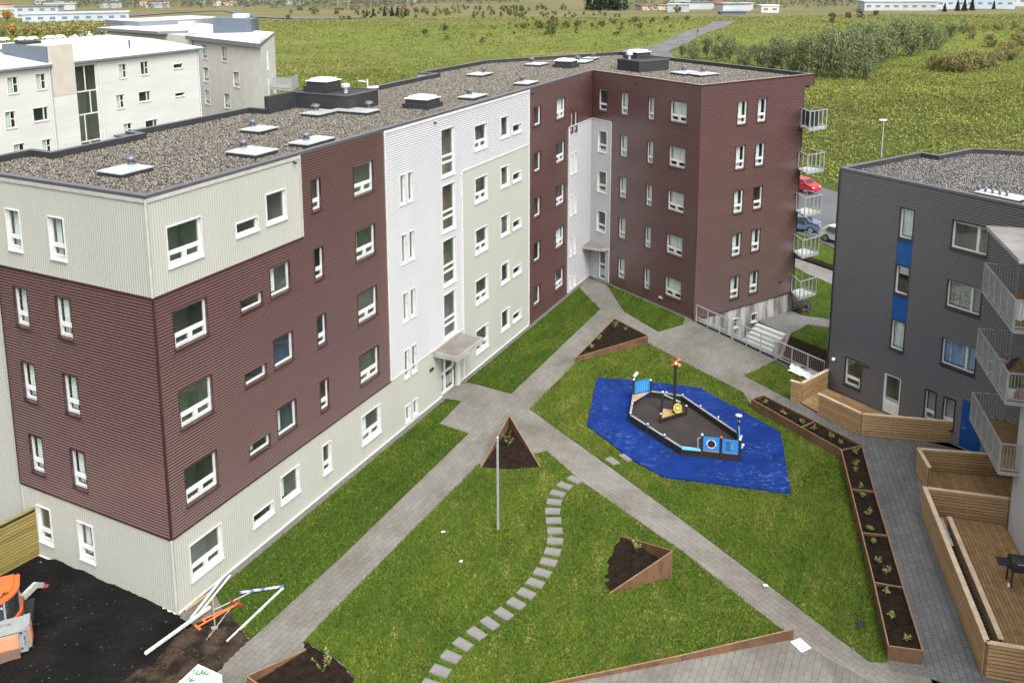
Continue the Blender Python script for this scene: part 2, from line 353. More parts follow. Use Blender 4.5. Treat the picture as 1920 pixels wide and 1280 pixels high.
def npmesh(name, verts, faces, mat, parent=None):
    """big triangle/quad scatter straight from arrays"""
    me = bpy.data.meshes.new(name); k = faces.shape[1]; nf = len(faces)
    me.vertices.add(len(verts)); me.vertices.foreach_set('co', verts.astype(np.float32).ravel())
    me.loops.add(nf * k); me.loops.foreach_set('vertex_index', faces.astype(np.int32).ravel())
    me.polygons.add(nf); me.polygons.foreach_set('loop_start', np.arange(0, nf * k, k, dtype=np.int32))
    me.polygons.foreach_set('loop_total', np.full(nf, k, dtype=np.int32))
    me.materials.append(MATS[mat]); me.update(calc_edges=True); me.validate()
    return link(bpy.data.objects.new(name, me), parent)
def copy_tree(o, parent=None):
    c = o.copy(); COL.objects.link(c)
    if parent is not None: c.parent = parent
    for ch in o.children: copy_tree(ch, c)
    return c
def inside(pts, poly):
    x = pts[:, 0]; y = pts[:, 1]; r = np.zeros(len(pts), bool); n = len(poly)
    for i in range(n):
        x0, y0 = poly[i]; x1, y1 = poly[(i + 1) % n]
        c = ((y0 > y) != (y1 > y)) & (x < (x1 - x0) * (y - y0) / ((y1 - y0) or 1e-9) + x0); r ^= c
    return r
def scatter(poly, dens):
    p = np.array(poly); lo = p.min(0); hi = p.max(0); n = int((hi[0] - lo[0]) * (hi[1] - lo[1]) * dens)
    q = RNG.uniform(lo, hi, (n, 2)); return q[inside(q, poly)]
def clip(poly, n, d, keep_less=True):
    out = []
    for i in range(len(poly)):
        a = poly[i]; b = poly[(i + 1) % len(poly)]
        da = a[0] * n[0] + a[1] * n[1] - d; db = b[0] * n[0] + b[1] * n[1] - d
        if not keep_less: da, db = -da, -db
        if da <= 0: out.append(a)
        if (da < 0 < db) or (db < 0 < da):
            t = da / (da - db); out.append((a[0] + (b[0] - a[0]) * t, a[1] + (b[1] - a[1]) * t))
    return out
ORD = ['first', 'second', 'third', 'fourth', 'fifth', 'sixth', 'seventh', 'eighth', 'ninth', 'tenth', 'eleventh', 'twelfth', 'thirteenth', 'fourteenth', 'fifteenth', 'sixteenth', 'seventeenth', 'eighteenth', 'nineteenth', 'twentieth', 'last']
# plan of the place (metres; the camera stands over the origin, looking along +Y)
V2 = lambda x, y: Vector((x, y))
pA = V2(-10.78, 27.207); dAB = V2(.45783, .88904); nAB = V2(-.88904, .45783)
pB = pA + dAB * 38.437; pE = pA + nAB * 7.637; pC = V2(12.345, 53.045); dCO = V2(.8446, .5355).normalized(); nCO = V2(-.5355, .8446).normalized()
dBC = (pC - pB).normalized(); ZT = 14.6; SH = 2.814
pD = pC + dCO * 9.2; pO = pC + dCO * 10.16
pJ = V2(17.16, 43.62); dJ = V2(.5446, -.8387).normalized(); nJ = V2(.8387, .5446).normalized()
wS = V2(-.243, -.970).normalized(); uS = V2(.970, -.243).normalized()   # the white wing's south and east
# ------------------------------------------------------------------ facades
class Fr:
    """a facade: t along it, z up, o outward"""
    def __init__(s, a, d, out): s.a = Vector(a); s.d = Vector(d); s.o = Vector(out)
    def P(s, t, z, o=0.0):
        q = s.a + s.d * t + s.o * o; return (q.x, q.y, z)
    def box(s, mb, t0, t1, z0, z1, o0, o1, mat):
        mb.hexa([s.P(t0, z0, o1), s.P(t1, z0, o1), s.P(t1, z0, o0), s.P(t0, z0, o0), s.P(t0, z1, o1), s.P(t1, z1, o1), s.P(t1, z1, o0), s.P(t0, z1, o0)]
                if s.d.x * s.o.y - s.d.y * s.o.x < 0 else
                [s.P(t1, z0, o1), s.P(t0, z0, o1), s.P(t0, z0, o0), s.P(t1, z0, o0), s.P(t1, z1, o1), s.P(t0, z1, o1), s.P(t0, z1, o0), s.P(t1, z1, o0)], mat)
    def ang(s): return math.atan2(s.d.y, s.d.x)
FAB = Fr(pA, dAB, -nAB); FBC = Fr(pB, dBC, V2(-dBC.y, dBC.x) * -1 if V2(-dBC.y, dBC.x).dot(V2(-.83, -.55)) < 0 else V2(-dBC.y, dBC.x))
FCO = Fr(pC, dCO, -nCO); FAE = Fr(pA, nAB, -dAB); FD = Fr(pJ, dJ, -nJ)
PAT = (0.0, 1.0, 1.0, 0.0)
def corr(mb, fr, t0, t1, z0, z1, holes, mode, pitch, amp, mat):
    hs = [h for h in holes if h[0] < t1 and h[1] > t0 and h[2] < z1 and h[3] > z0]
    ts = sorted({t0, t1} | {x for h in hs for x in h[:2] if t0 < x < t1})
    zs = sorted({z0, z1} | {x for h in hs for x in h[2:4] if z0 < x < z1})
    q = pitch / 4
    def steps(a, b):
        k0 = math.ceil(a / q + 1e-6); r = []
        off = lambda x: 0 if True else 0
        def val(x):
            k = math.floor(x / q); fr_ = x / q - k
            return amp * (PAT[k % 4] * (1 - fr_) + PAT[(k + 1) % 4] * fr_)
        r.append((a, val(a)))
        k = k0
        while k * q < b - 1e-6: r.append((k * q, amp * PAT[k % 4])); k += 1
        r.append((b, val(b))); return r
    ccw = (fr.d.x * fr.o.y - fr.d.y * fr.o.x) < 0
    for i in range(len(ts) - 1):
        for j in range(len(zs) - 1):
            ta, tb, za, zb = ts[i], ts[i + 1], zs[j], zs[j + 1]; tm = (ta + tb) / 2; zm = (za + zb) / 2
            if any(h[0] < tm < h[1] and h[2] < zm < h[3] for h in hs): continue
            vs = []
            if mode == 'h':
                for z, o in steps(za, zb): vs += [fr.P(ta, z, o), fr.P(tb, z, o)]
            else:
                for t, o in steps(ta, tb): vs += [fr.P(t, zb, o), fr.P(t, za, o)]
            n = len(vs) // 2
            fs = [(2 * k, 2 * k + 1, 2 * k + 3, 2 * k + 2) for k in range(n - 1)]
            if not ccw: fs = [f[::-1] for f in fs]
            mb.add(vs, fs, mat)
WCACHE = {}
def win_mesh(w, h, kind, trim, sill):
    key = (round(w, 2), round(h, 2), kind, trim, sill)
    if key in WCACHE: return WCACHE[key]
    f = MB(); g = MB(); F = 'white_paint'
    def b(x0, x1, z0, z1, o0, o1, mat, mb=f): mb.box(x0, x1, -o1, -o0, z0, z1, mat)
    # lining of the opening and its sill
    T = .03
    b(0, T, 0, h, -.16, .045, trim); b(w - T, w, 0, h, -.16, .045, trim); b(T, w - T, h - T, h, -.16, .05, trim)
    f.hexa([(T, -.075, -.035), (w - T, -.075, -.035), (w - T, .16, 0), (T, .16, 0), (T, -.075, .012), (w - T, -.075, .012), (w - T, .16, .05), (T, .16, .05)], sill)
    b(-.02, T, -.035, 0, -.001, .073, sill); b(w - T, w + .02, -.035, 0, -.001, .073, sill)
    x0, x1, z0, z1 = T, w - T, .05, h - T; a, c = -.125, -.055; e = .065 if w > .7 else .038
    b(x0, x0 + e, z0, z1, a, c, F); b(x1 - e, x1, z0, z1, a, c, F); b(x0 + e, x1 - e, z0, z0 + e, a, c, F); b(x0 + e, x1 - e, z1 - e, z1, a, c, F)
    xi0, xi1, zi0, zi1 = x0 + e, x1 - e, z0 + e, z1 - e
    panes = []
    if kind in ('big', 'tall', 'small'):
        zt = zi0 + (h * .235)
        b(xi0, xi1, zt, zt + .085, a, c + .002, F); panes.append((xi0, xi1, zt + .085, zi1))
        if kind == 'big':
            xm = xi0 + (xi1 - xi0) * .47
            b(xm, xm + .085, zi0, zt, a, c + .001, F); lows = [(xi0, xm), (xm + .085, xi1)]
        else: lows = [(xi0, xi1)]
        for l, r in lows:   # opening sashes
            s_ = .05; b(l, l + s_, zi0, zt, a + .01, c + .014, F); b(r - s_, r, zi0, zt, a + .01, c + .014, F)
            b(l + s_, r - s_, zi0, zi0 + s_, a + .01, c + .014, F); b(l + s_, r - s_, zt - s_, zt, a + .01, c + .014, F)
            panes.append((l + s_, r - s_, zi0 + s_, zt - s_))
    elif kind == 'stair':
        za = zi0 + (zi1 - zi0) * .24; zb_ = zi0 + (zi1 - zi0) * .385
        for z in (za, zb_): b(xi0, xi1, z, z + .10, a, c + .003, F)
        panes += [(xi0, xi1, zi0, za), (xi0, xi1, za + .10, zb_), (xi0, xi1, zb_ + .10, zi1)]
    elif kind == 'side':   # wide window with a narrow opening sash on the right
        xm = xi0 + (xi1 - xi0) * .70; b(xm, xm + .11, zi0, zi1, a, c + .003, F)
        panes += [(xi0, xm, zi0, zi1), (xm + .11, xi1, zi0, zi1)]
    elif kind == 'cross':  # older casement: fixed left light, two lights right
        xm = xi0 + (xi1 - xi0) * .48; b(xm, xm + .09, zi0, zi1, a, c + .003, F); zm = (zi0 + zi1) / 2
        b(xm + .09, xi1, zm, zm + .08, a, c + .002, F)
        panes += [(xi0, xm, zi0, zi1), (xm + .09, xi1, zi0, zm), (xm + .09, xi1, zm + .08, zi1)]
    elif kind == 'glazing':
        rows = [0, .13, .31, .56, .77, 1]; hh = zi1 - zi0; ww = xi1 - xi0
        for k in range(5):
            l, u = zi0 + hh * rows[k], zi0 + hh * rows[k + 1]
            if k: b(xi0, xi1, l - .06, l + .06, a, c + .004, F)
            xm = xi0 + ww * (.30 if k == 2 else .66 if k == 3 else .47)
            b(xm - .05, xm + .05, l + (.06 if k else 0), u - (.06 if k < 4 else 0), a, c + .002, F)
            panes += [(xi0, xm - .05, l + (.06 if k else 0), u - (.06 if k < 4 else 0)), (xm + .05, xi1, l + (.06 if k else 0), u - (.06 if k < 4 else 0))]
    else: panes.append((xi0, xi1, zi0, zi1))
    for l, r, q, u in panes:
        g.add([(l, .095, q), (r, .095, q), (r, .095, u), (l, .095, u)], [(0, 1, 2, 3)], 'window_glass')
    WCACHE[key] = (f.mesh('window'), g.mesh('pane'), (xi0, xi1, zi0, zi1)); return WCACHE[key]
def window(fr, t0, t1, z0, z1, kind, parent, trim, sill, name='window', cover=None, cover_h=1.0, gap=0.0):
    """a window is a part, its panes and curtains are sub-parts; on facades whose t runs right to left the mesh starts at t1"""
    left_to_right = (fr.d.x * fr.o.y - fr.d.y * fr.o.x) < 0
    m, g, inner = win_mesh(t1 - t0, z1 - z0, kind, trim, sill)
    o = bpy.data.objects.new(name, m); p = fr.P(t0 if left_to_right else t1, z0)
    o.location = p; o.rotation_euler = (0, 0, fr.ang() if left_to_right else fr.ang() + math.pi)
    link(o, parent)
    q = bpy.data.objects.new('pane', g); COL.objects.link(q); q.parent = o
    if cover:
        c = MB(); x0, x1, za, zb = inner; zl = zb - (zb - za) * cover_h
        xs = np.linspace(x0 - .03, x1 + .03 - gap * (x1 - x0), 15); fold = .035 if cover.startswith('curtain') else 0
        c.add([(x, .24 + fold * math.sin(k * 2.1), z) for k, x in enumerate(xs) for z in (zl, zb + .02)], [(2 * k, 2 * k + 2, 2 * k + 3, 2 * k + 1) for k in range(14)], cover)
        cm = bpy.data.objects.new('curtain' if cover.startswith('curtain') else 'blind', c.mesh('curtain')); COL.objects.link(cm); cm.parent = o
    return o
RW = random.Random(21)
def room(mb, fr, t0, t1, z0, z1, depth=2.2):
    a, b, c, d = t0 - .25, t1 + .30, z0 - .55, z1 + .15; o0, o1 = -.165, -depth
    P = fr.P
    W, Fl = RW.choice(['room_wall', 'room_wall', 'room_wall_warm', 'room_wall_dark', 'room_wall_blue', 'room_wall_green']), 'room_floor'
    q = [P(a, c, o0), P(b, c, o0), P(b, c, o1), P(a, c, o1), P(a, d, o0), P(b, d, o0), P(b, d, o1), P(a, d, o1)]
    mb.add(q, [(0, 1, 2, 3)], Fl); mb.add(q, [(7, 6, 5, 4), (2, 3, 7, 6), (0, 3, 7, 4), (1, 2, 6, 5)], W)
    # inside of the outer wall, round the opening
    for aa, bb, cc, dd in ((a, t0, c, d), (t1, b, c, d), (t0, t1, c, z0), (t0, t1, z1, d)):
        mb.add([P(aa, cc, o0), P(bb, cc, o0), P(bb, dd, o0), P(aa, dd, o0)], [(0, 1, 2, 3)], W)
# ------------------------------------------------------------------ the courtyard block
blk = thing('apartment_building', 'long five-storey angled block clad in maroon, white and beige corrugated metal with a gravel roof', 'building', (pA.x, pA.y, 0))
rng = random.Random(5)
tops = [2.15 + SH * k for k in range(5)]
AW = []   # (facade, t0,t1,z0,z1,kind,name,cover,cover_h)
def addw(fr, t0, t1, top, h, kind, name='window', ks=range(5), cover=None, gap=0.):
    for k in ks:
        cv, chh = None, 1.0
        if cover: cv, chh = (cover if isinstance(cover, tuple) else (cover, 1.0)) if rng.random() < (.95 if fr is not FAB else .5) else (None, 1.)
        if cv is None and fr is FAB and name == 'window' and rng.random() < .3: cv, gap_ = 'curtain_white', rng.uniform(.55, .8)
        else: gap_ = gap
        AW.append((fr, t0, t1, top + SH * k - h, top + SH * k, kind, name, cv, chh, gap_))
addw(FAB, .70, 2.23, 2.15, 1.38, 'big'); addw(FAB, 3.80, 4.97, 1.47, .53, 'single'); addw(FAB, 5.38, 6.53, 2.15, 1.17, 'single')
addw(FAB, 8.0, 8.6, 2.15, 1.32, 'tall'); addw(FAB, 10.76, 12.23, 2.15, 1.38, 'big')
addw(FAB, 14.27, 14.73, 3.83, 1.42, 'single', 'slit_window', range(4)); addw(FAB, 14.93, 15.39, 3.83, 1.42, 'single', 'slit_window', range(4))
addw(FAB, 14.27, 14.73, 1.03, .85, 'single', 'slit_window', [0]); addw(FAB, 14.93, 15.39, 1.03, .85, 'single', 'slit_window', [0])
addw(FAB, 17.98, 19.34, 5.32, 2.42, 'stair', 'stair_window', range(4))
addw(FAB, 21.38, 22.85, 2.15, 1.36, 'big', cover=('curtain_white', 1.0), gap=.66); addw(FAB, 24.42, 25.53, 2.15, 1.2, 'single', cover='curtain_white', gap=.5); addw(FAB, 25.93, 27.1, 1.48, .54, 'single')
addw(FAB, 28.83, 29.84, 2.15, 1.22, 'single'); addw(FAB, 32.17, 33.60, 2.15, 1.35, 'big', cover='curtain_white')
addw(FAB, 34.57, 34.99, 3.83, 1.40, 'single', 'slit_window', range(4)); addw(FAB, 35.27, 35.72, 3.83, 1.40, 'single', 'slit_window', range(4))
addw(FAB, 34.57, 34.99, 1.05, .85, 'single', 'slit_window', [0]); addw(FAB, 35.27, 35.72, 1.05, .85, 'single', 'slit_window', [0])
addw(FBC, .70, 1.65, 2.15, 1.5, 'tall', 'window', [1, 2, 3, 4]); addw(FBC, 2.95, 3.72, 2.15, 1.5, 'tall', cover='curtain_white')
addw(FBC, 5.52, 6.15, 2.15, 1.5, 'tall', cover='curtain_white', gap=.3); addw(FBC, 7.48, 8.95, 2.15, 1.33, 'big', cover=('curtain_white', .82))
addw(FCO, 3.10, 3.97, 2.15, 1.53, 'tall', cover='curtain_white', gap=.25); addw(FCO, 4.87, 5.72, 2.15, 1.53, 'tall', cover='curtain_white', gap=.3)
AW.append((FCO, 3.53, 4.05, -1.42, -.77, 'single', 'basement_window', None, 1, 0)); AW.append((FCO, 5.21, 5.81, -1.40, -.79, 'single', 'basement_window', None, 1, 0))
addw(FAE, 6.12, 6.88, 2.15, 1.49, 'tall', cover='curtain_white', gap=.55); addw(FAE, 3.88, 4.68, 2.15, 1.5, 'tall', cover='curtain_white', gap=.6)
DOOR1 = (17.72, 19.06, .04, 2.2); DOOR2 = (.90, 1.66, .06, 2.13)
holes = {}
for w in AW: holes.setdefault(id(w[0]), []).append((w[1], w[2], w[3], w[4]))
holes[id(FAB)].append(DOOR1); holes[id(FBC)].append(DOOR2)
HZ = dict(pitch=.1085, amp=.036); VT = dict(pitch=.105, amp=.013)
Z1, Z4 = 2.814, 11.262
FAE2 = Fr(FAE.P(0, 0, -.12)[:2], nAB, -dAB); holes[id(FAE2)] = []
zones = [
 (FAB, 0, 7.39, Z4, ZT - .12, 'v', 'beige_cladding'), (FAB, 0, 7.39, Z1, Z4, 'h', 'brown_cladding'), (FAB, 7.39, 13.14, Z1, ZT - .1, 'h', 'brown_cladding'),
 (FAB, 0, 20.02, .05, Z1, 'v', 'beige_cladding'), (FAB, 13.14, 20.02, Z1, ZT - .1, 'h', 'white_cladding'), (FAB, 20.02, 28.16, Z4, ZT - .1, 'h', 'white_cladding'),
 (FAB, 20.02, 28.16, .05, Z4, 'v', 'beige_cladding'), (FAB, 28.16, 34.27, .03, ZT - .1, 'h', 'brown_cladding'), (FAB, 34.27, 38.437, .03, 11.29, 'h', 'white_cladding'),
 (FAB, 34.27, 38.437, 11.29, ZT - .1, 'h', 'brown_cladding'),
 (FBC, 0, 2.05, .03, 11.29, 'h', 'white_cladding'), (FBC, 0, 2.05, 11.29, ZT - .1, 'h', 'brown_cladding'), (FBC, 2.05, 10.0, .03, ZT - .1, 'h', 'brown_cladding'),
 (FCO, 0, 9.2, -.05, 13.86, 'h', 'brown_cladding'), (FCO, 0, 10.16, 13.86, ZT - .1, 'h', 'brown_cladding'),
 (FAE, 0, 7.637, Z4, ZT - .12, 'v', 'beige_cladding'), (FAE, 0, 7.637, Z1, Z4, 'h', 'brown_cladding'), (FAE, 0, 7.637, .05, Z1, 'v', 'beige_cladding'), (FAE2, 7.637, 10.03, .05, ZT - .12, 'v', 'beige_cladding')]
for fr, t0, t1, z0, z1, mode, mat in zones:
    mb = MB()
    kw = HZ if mode == 'h' else VT
    if mat == 'white_cladding': kw = dict(pitch=.1085, amp=.020)
    corr(mb, fr, t0, t1, z0, z1, holes[id(fr)], mode, mat=mat, **kw); mb.build('wall_cladding', blk)
# corner pieces, drips between colours, plinth
tr = MB()
def trim(fr, t0, t1, z0, z1, mat, o=.05): fr.box(tr, t0, t1, z0, z1, -.02, o, mat)
for fr, t1, z0, z1, mat in ((FAB, 7.39, Z4 - .05, Z4 + .012, 'brown_trim'), (FAE, 7.6, Z4 - .05, Z4 + .012, 'brown_trim'), (FAB, 13.14, Z1 - .03, Z1 + .03, 'brown_trim'), (FAE, 7.637, Z1 - .03, Z1 + .03, 'brown_trim')):
    trim(fr, .0, t1, z0, z1, mat)
trim(FAB, 13.14, 20.02, Z1 - .02, Z1 + .02, 'white_paint', .04); trim(FAB, 20.04, 28.16, Z4 - .03, Z4 + .03, 'white_paint', .045); trim(FAB, 34.29, 38.40, 11.26, 11.32, 'white_paint', .045)
trim(FBC, .03, 2.05, 11.26, 11.32, 'white_paint', .045)
for t, z0, z1, mat in ((7.39, Z4 + .02, ZT - .1, 'beige_trim'), (13.14, Z1 + .03, ZT - .1, 'white_paint'), (20.02, .05, Z4 - .03, 'white_paint'), (28.16, .05, ZT - .1, 'white_paint'), (34.27, .05, 11.25, 'white_paint')):
    trim(FAB, t - .035, t + .035, z0, z1, mat, .055)
trim(FBC, 2.03, 2.10, .05, 11.25, 'white_paint', .055)
def post(fr, t, z0, z1, mat, r=.032):
    x, y, _ = fr.P(t, 0, .012); tr.box(x - r, x + r, y - r, y + r, z0, z1, mat)
post(FAB, 0, .05, Z1 - .03, 'beige_trim', .04); post(FAB, 0, Z1 + .03, Z4 - .05, 'brown_trim', .042); post(FAB, 0, Z4 + .012, ZT - .12, 'beige_trim', .04)
FAE.box(tr, 7.60, 7.66, Z1, Z4, -.1, .05, 'brown_trim'); FAE.box(tr, 7.60, 7.66, .06, Z1 - .03, -.1, .045, 'beige_trim'); FAE.box(tr, 7.60, 7.66, Z4 + .02, ZT - .25, -.1, .045, 'beige_trim')
post(FBC, 10.0, .05, ZT - .1, 'brown_trim', .04); post(FCO, 9.2, -.05, 13.86, 'brown_trim', .035); post(FCO, 10.16, 13.86, ZT - .1, 'brown_trim', .035)
for fr, t0, t1, mat in ((FAB, 0, 28.16, 'white_paint'), (FAE, 0, 7.637, 'white_paint'), (FAB, 34.27, 38.437, 'white_paint'), (FAB, 28.16, 34.27, 'brown_trim'), (FBC, 2.05, 10, 'brown_trim'), (FBC, 0, .85, 'white_paint'), (FCO, 0, 9.2, 'brown_trim')):
    if fr is FAB and t0 == 0:
        trim(fr, 0, 17.68, .02, .055, mat, .06); trim(fr, 19.1, 28.1, .02, .055, mat, .06)
    else: trim(fr, t0, t1, -.075 if fr is FCO else .02, -.04 if fr is FCO else .055, mat, .055)
tr.build('wall_trim', blk)
base = MB()
FAB.box(base, -.0, 38.40, -1.2, .02, -.4, -.012, 'concrete'); FAE.box(base, 0, 10.0, -1.2, .02, -.4, -.013, 'concrete'); FBC.box(base, .0, 10., -1.2, .02, -.4, -.012, 'concrete')
base.build('plinth', blk)
cw = MB()
corr(cw, Fr(FCO.P(0, 0, -.03)[:2], dCO, -nCO), 0, 9.2, -3.6, -.06, holes[id(FCO)], 'h', 50, 0, 'concrete_wall')
Fr(pD, nCO, dCO).box(cw, .03, 19.0, -3.6, -.06, -.4, -.03, 'concrete_wall')
cw.build('basement_wall', blk)
# the sides turned away from the camera: end wall, back walls with their set-backs
R1 = pO + nCO * 19.4
back = [V2(-.58, 68.45), V2(-5.02, 60.45), V2(-3.76, 59.88), V2(-7.39, 52.78), V2(-11.42, 44.95), V2(-12.36, 45.43), V2(-15.87, 38.6), V2(-15.14, 38.1), V2(-17.04, 34.3), V2(-18.12, 34.86), pA + nAB * 10.03]
bw = MB()
FEND = Fr(pD, nCO, dCO)
def wallpoly(mb, pts, z0, z1, mat):
    for a, b in zip(pts[:-1], pts[1:]): mb.add([(a.x, a.y, z0), (b.x, b.y, z0), (b.x, b.y, z1), (a.x, a.y, z1)], [(0, 1, 2, 3)], mat)
eD = pD + nCO * 18.4
wallpoly(bw, [pD, eD, R1 - dCO * .96 - nCO * 0], -3.6, 13.86, 'brown_cladding')
wallpoly(bw, [R1, back[0]], -3.6, ZT - .1, 'brown_cladding'); wallpoly(bw, [pO, R1], 13.86, ZT - .1, 'brown_trim')
bw.add([(p.x, p.y, 13.86) for p in (pD, pO, R1, R1 - dCO * .96)], [(0, 1, 2, 3)], 'brown_trim')
wallpoly(bw, back, -3.6, ZT - .1, 'beige_cladding')
bw.build('rear_wall', blk)
# roof: slab, gravel, raised parapet with flashing
poly = [pA, pB, pC, pO, R1] + back
BLKPOLY = [(p.x, p.y) for p in poly]
def offset(poly, d):
    n = len(poly); out = []
    a = sum(poly[i].x * poly[(i + 1) % n].y - poly[(i + 1) % n].x * poly[i].y for i in range(n)); s = 1 if a > 0 else -1
    for i in range(n):
        e1 = (poly[i] - poly[i - 1]).normalized(); e2 = (poly[(i + 1) % n] - poly[i]).normalized()
        n1 = V2(-e1.y, e1.x) * s; n2 = V2(-e2.y, e2.x) * s; k = n1 + n2
        out.append(poly[i] + k * (d / max(.3, 1 + n1.dot(n2))))
    return out
def parapet(mb, poly, z, w, h, mats, over=.035, near=None):
    o = offset(poly, -over); i = offset(poly, w); n = len(poly)
    for k in range(n):
        l = (k + 1) % n
        a, b, c, d = o[k], o[l], i[l], i[k]
        top = mats[k] if isinstance(mats, (list, tuple)) else mats
        q = [(p.x, p.y, z) for p in (a, b, c, d)]; e = [(p.x, p.y, z - .11) for p in (a, b)]; g_ = [(p.x, p.y, z - h) for p in (d, c)]
        mb.add(q, [(0, 1, 2, 3)], top); mb.add([q[0], q[1], e[1], e[0]], [(0, 3, 2, 1)], top if top != 'brown_flashing' else 'brown_trim')
        mb.add([q[3], q[2], g_[1], g_[0]], [(0, 1, 2, 3)], 'roof_felt')
pp = MB()
caps = ['grey_flashing', 'brown_flashing', 'brown_flashing', 'grey_flashing', 'grey_flashing'] + ['grey_flashing'] * (len(poly) - 5)
parapet(pp, poly, ZT, .22, .36, caps)
pp.build('parapet', blk)
fc = MB()   # pale fascia under the flashing where the wall below is beige or white
FAB.box(fc, 0, 7.39, ZT - .24, ZT - .112, -.02, .05, 'beige_trim'); FAE.box(fc, .05, 10.0, ZT - .24, ZT - .113, -.12, .05, 'beige_trim'); FAB.box(fc, 13.16, 28.12, ZT - .24, ZT - .112, -.02, .045, 'white_paint')
fc.build('fascia', blk)
rf = MB(); ip = offset(poly, .21)
rf.prism([(p.x, p.y) for p in ip], 13.7, ZT - .30, 'roof_felt'); rf.build('roof', blk)
def stones(name, polys, dens, z, size, mat, parent, kind='stuff'):
    q = np.concatenate([scatter(p, dens) for p in polys]); n = len(q)
    base = np.array([[1, 0, 0], [-.1, 1, 0], [-1, .1, 0], [.1, -1, 0], [0, 0, 1], [0, 0, -1]], float)
    s = size * RNG.uniform(.55, 1.25, (n, 1, 1)); sc = np.stack([RNG.uniform(.7, 1.2, n), RNG.uniform(.6, 1., n), RNG.uniform(.4, .75, n)], 1)[:, None, :]
    v = base[None] * sc * s * RNG.uniform(.75, 1.2, (n, 6, 1)); a = RNG.uniform(0, 6.28, n); ca, sa = np.cos(a)[:, None], np.sin(a)[:, None]
    x = v[:, :, 0] * ca - v[:, :, 1] * sa; y = v[:, :, 0] * sa + v[:, :, 1] * ca; tl = RNG.uniform(-.5, .5, (n, 1))
    zz = v[:, :, 2] + x * tl
    zc = (z(q[:, 0], q[:, 1]) if callable(z) else np.full(n, z)) + RNG.uniform(-.3, .6, n) * size
    V = np.stack([x + q[:, :1], y + q[:, 1:], zz + zc[:, None]], 2).reshape(-1, 3)
    tri = np.array([[0, 1, 4], [1, 2, 4], [2, 3, 4], [3, 0, 4], [1, 0, 5], [2, 1, 5], [3, 2, 5], [0, 3, 5]])
    F = (tri[None] + 6 * np.arange(n)[:, None, None]).reshape(-1, 3)
    o = npmesh(name, V, F, mat, parent)
    if kind: o['kind'] = kind
    return o
stones('roof_gravel', [[(p.x, p.y) for p in ip]], 210, ZT - .285, .052, 'roof_stones', blk)
# roof furniture
def roof_box(name, c, ang, sx, sy, z0, z1, mat, parent=blk, mb=None):
    m = mb or MB(); ca, sa = math.cos(ang), math.sin(ang)
    R = lambda x, y: (c[0] + x * ca - y * sa, c[1] + x * sa + y * ca)
    q = [R(-sx / 2, -sy / 2), R(sx / 2, -sy / 2), R(sx / 2, sy / 2), R(-sx / 2, sy / 2)]
    m.hexa([(*p, z0) for p in q] + [(*p, z1) for p in q], mat)
    return m if mb is not None else m.build(name, parent)
def hatch(c, sx, sy, vent, parent=blk, zr=ZT - .28, ang=AB_ANG, nv=1):
    m = MB(); roof_box('', c, ang, sx - .05, sy - .05, zr - .03, zr + .15, 'black_metal', mb=m); roof_box('', c, ang, sx, sy, zr + .15, zr + .19, 'sheet_metal', mb=m)
    h = m.build('roof_hatch', parent)
    for vx, vy in (vent if nv > 1 else [vent]):
        v = MB(); k_ = .42 if nv > 1 else 1.0; v.lathe([(r_ * k_, z_ * (.7 if nv > 1 else 1)) for r_, z_ in ((.15, 0), (.15, .08), (.10, .10), (.10, .17), (.23, .19), (.23, .22), (.25, .23), (.18, .31), (.10, .35))], 'grey_flashing', 14, (vx, vy, zr + .19))
        link(bpy.data.objects.new('vent_cowl', v.mesh('vent_cowl')), h)
    return h
for c, sx, sy, v in [((-13.12, 31.55), 1.45, 1.25, (-13.2, 32.3)), ((-9.43, 34.75), 1.35, 1.55, (-9.95, 35.4)), ((-10.42, 39.75), 1.30, 1.15, (-10.85, 40.3)), ((-7.5, 36.85), 1.85, 1.0, (-7.75, 36.9)),
    ((-8.6, 44.35), 1.55, 1.15, (-8.85, 44.75)), ((-6.9, 45.0), 1.2, 2.2, (-6.3, 45.6)), ((-1.1, 49.85), 1.75, 1.0, (-1.3, 50.4)), ((2.1, 55.7), 1.7, .95, (1.85, 56.4)), ((-.85, 60.5), 1.7, 1.2, (-.6, 61.3)),
    ((3.25, 66.7), 1.6, 1.3, (2.95, 67.8)), ((6.85, 68.5), 2.0, 1.1, (6.5, 69.1)), ((7.75, 70.9), 1.2, 1.0, (7.95, 71.4))]:
    hatch(c, sx, sy, v)
CO_ANG = math.atan2(dCO.y, dCO.x)
for c, v in [((13.05, 60.7), (13.1, 61.6)), ((13.97, 59.85), (14.2, 60.7))]: hatch(c, 1.75, 1.35, v, ang=CO_ANG)
def skylight(c, ang, s, zr):
    m = MB(); roof_box('', c, ang, s + .25, s + .25, zr, zr + .28, 'black_metal', mb=m); roof_box('', c, ang, s, s, zr + .28, zr + .52, 'black_metal', mb=m)
    k = m.build('skylight', blk); l = MB(); roof_box('', c, ang, s + .1, s + .1, zr + .52, zr + .56, 'lid_white', mb=l); roof_box('', c, ang, s - .25, s - .25, zr + .56, zr + .66, 'lid_white', mb=l)
    link(bpy.data.objects.new('lid', l.mesh('lid')), k)
skylight((-3.65, 46.75), AB_ANG, 1.3, ZT - .3); skylight((5.35, 65.6), AB_ANG, 1.25, ZT - .3)
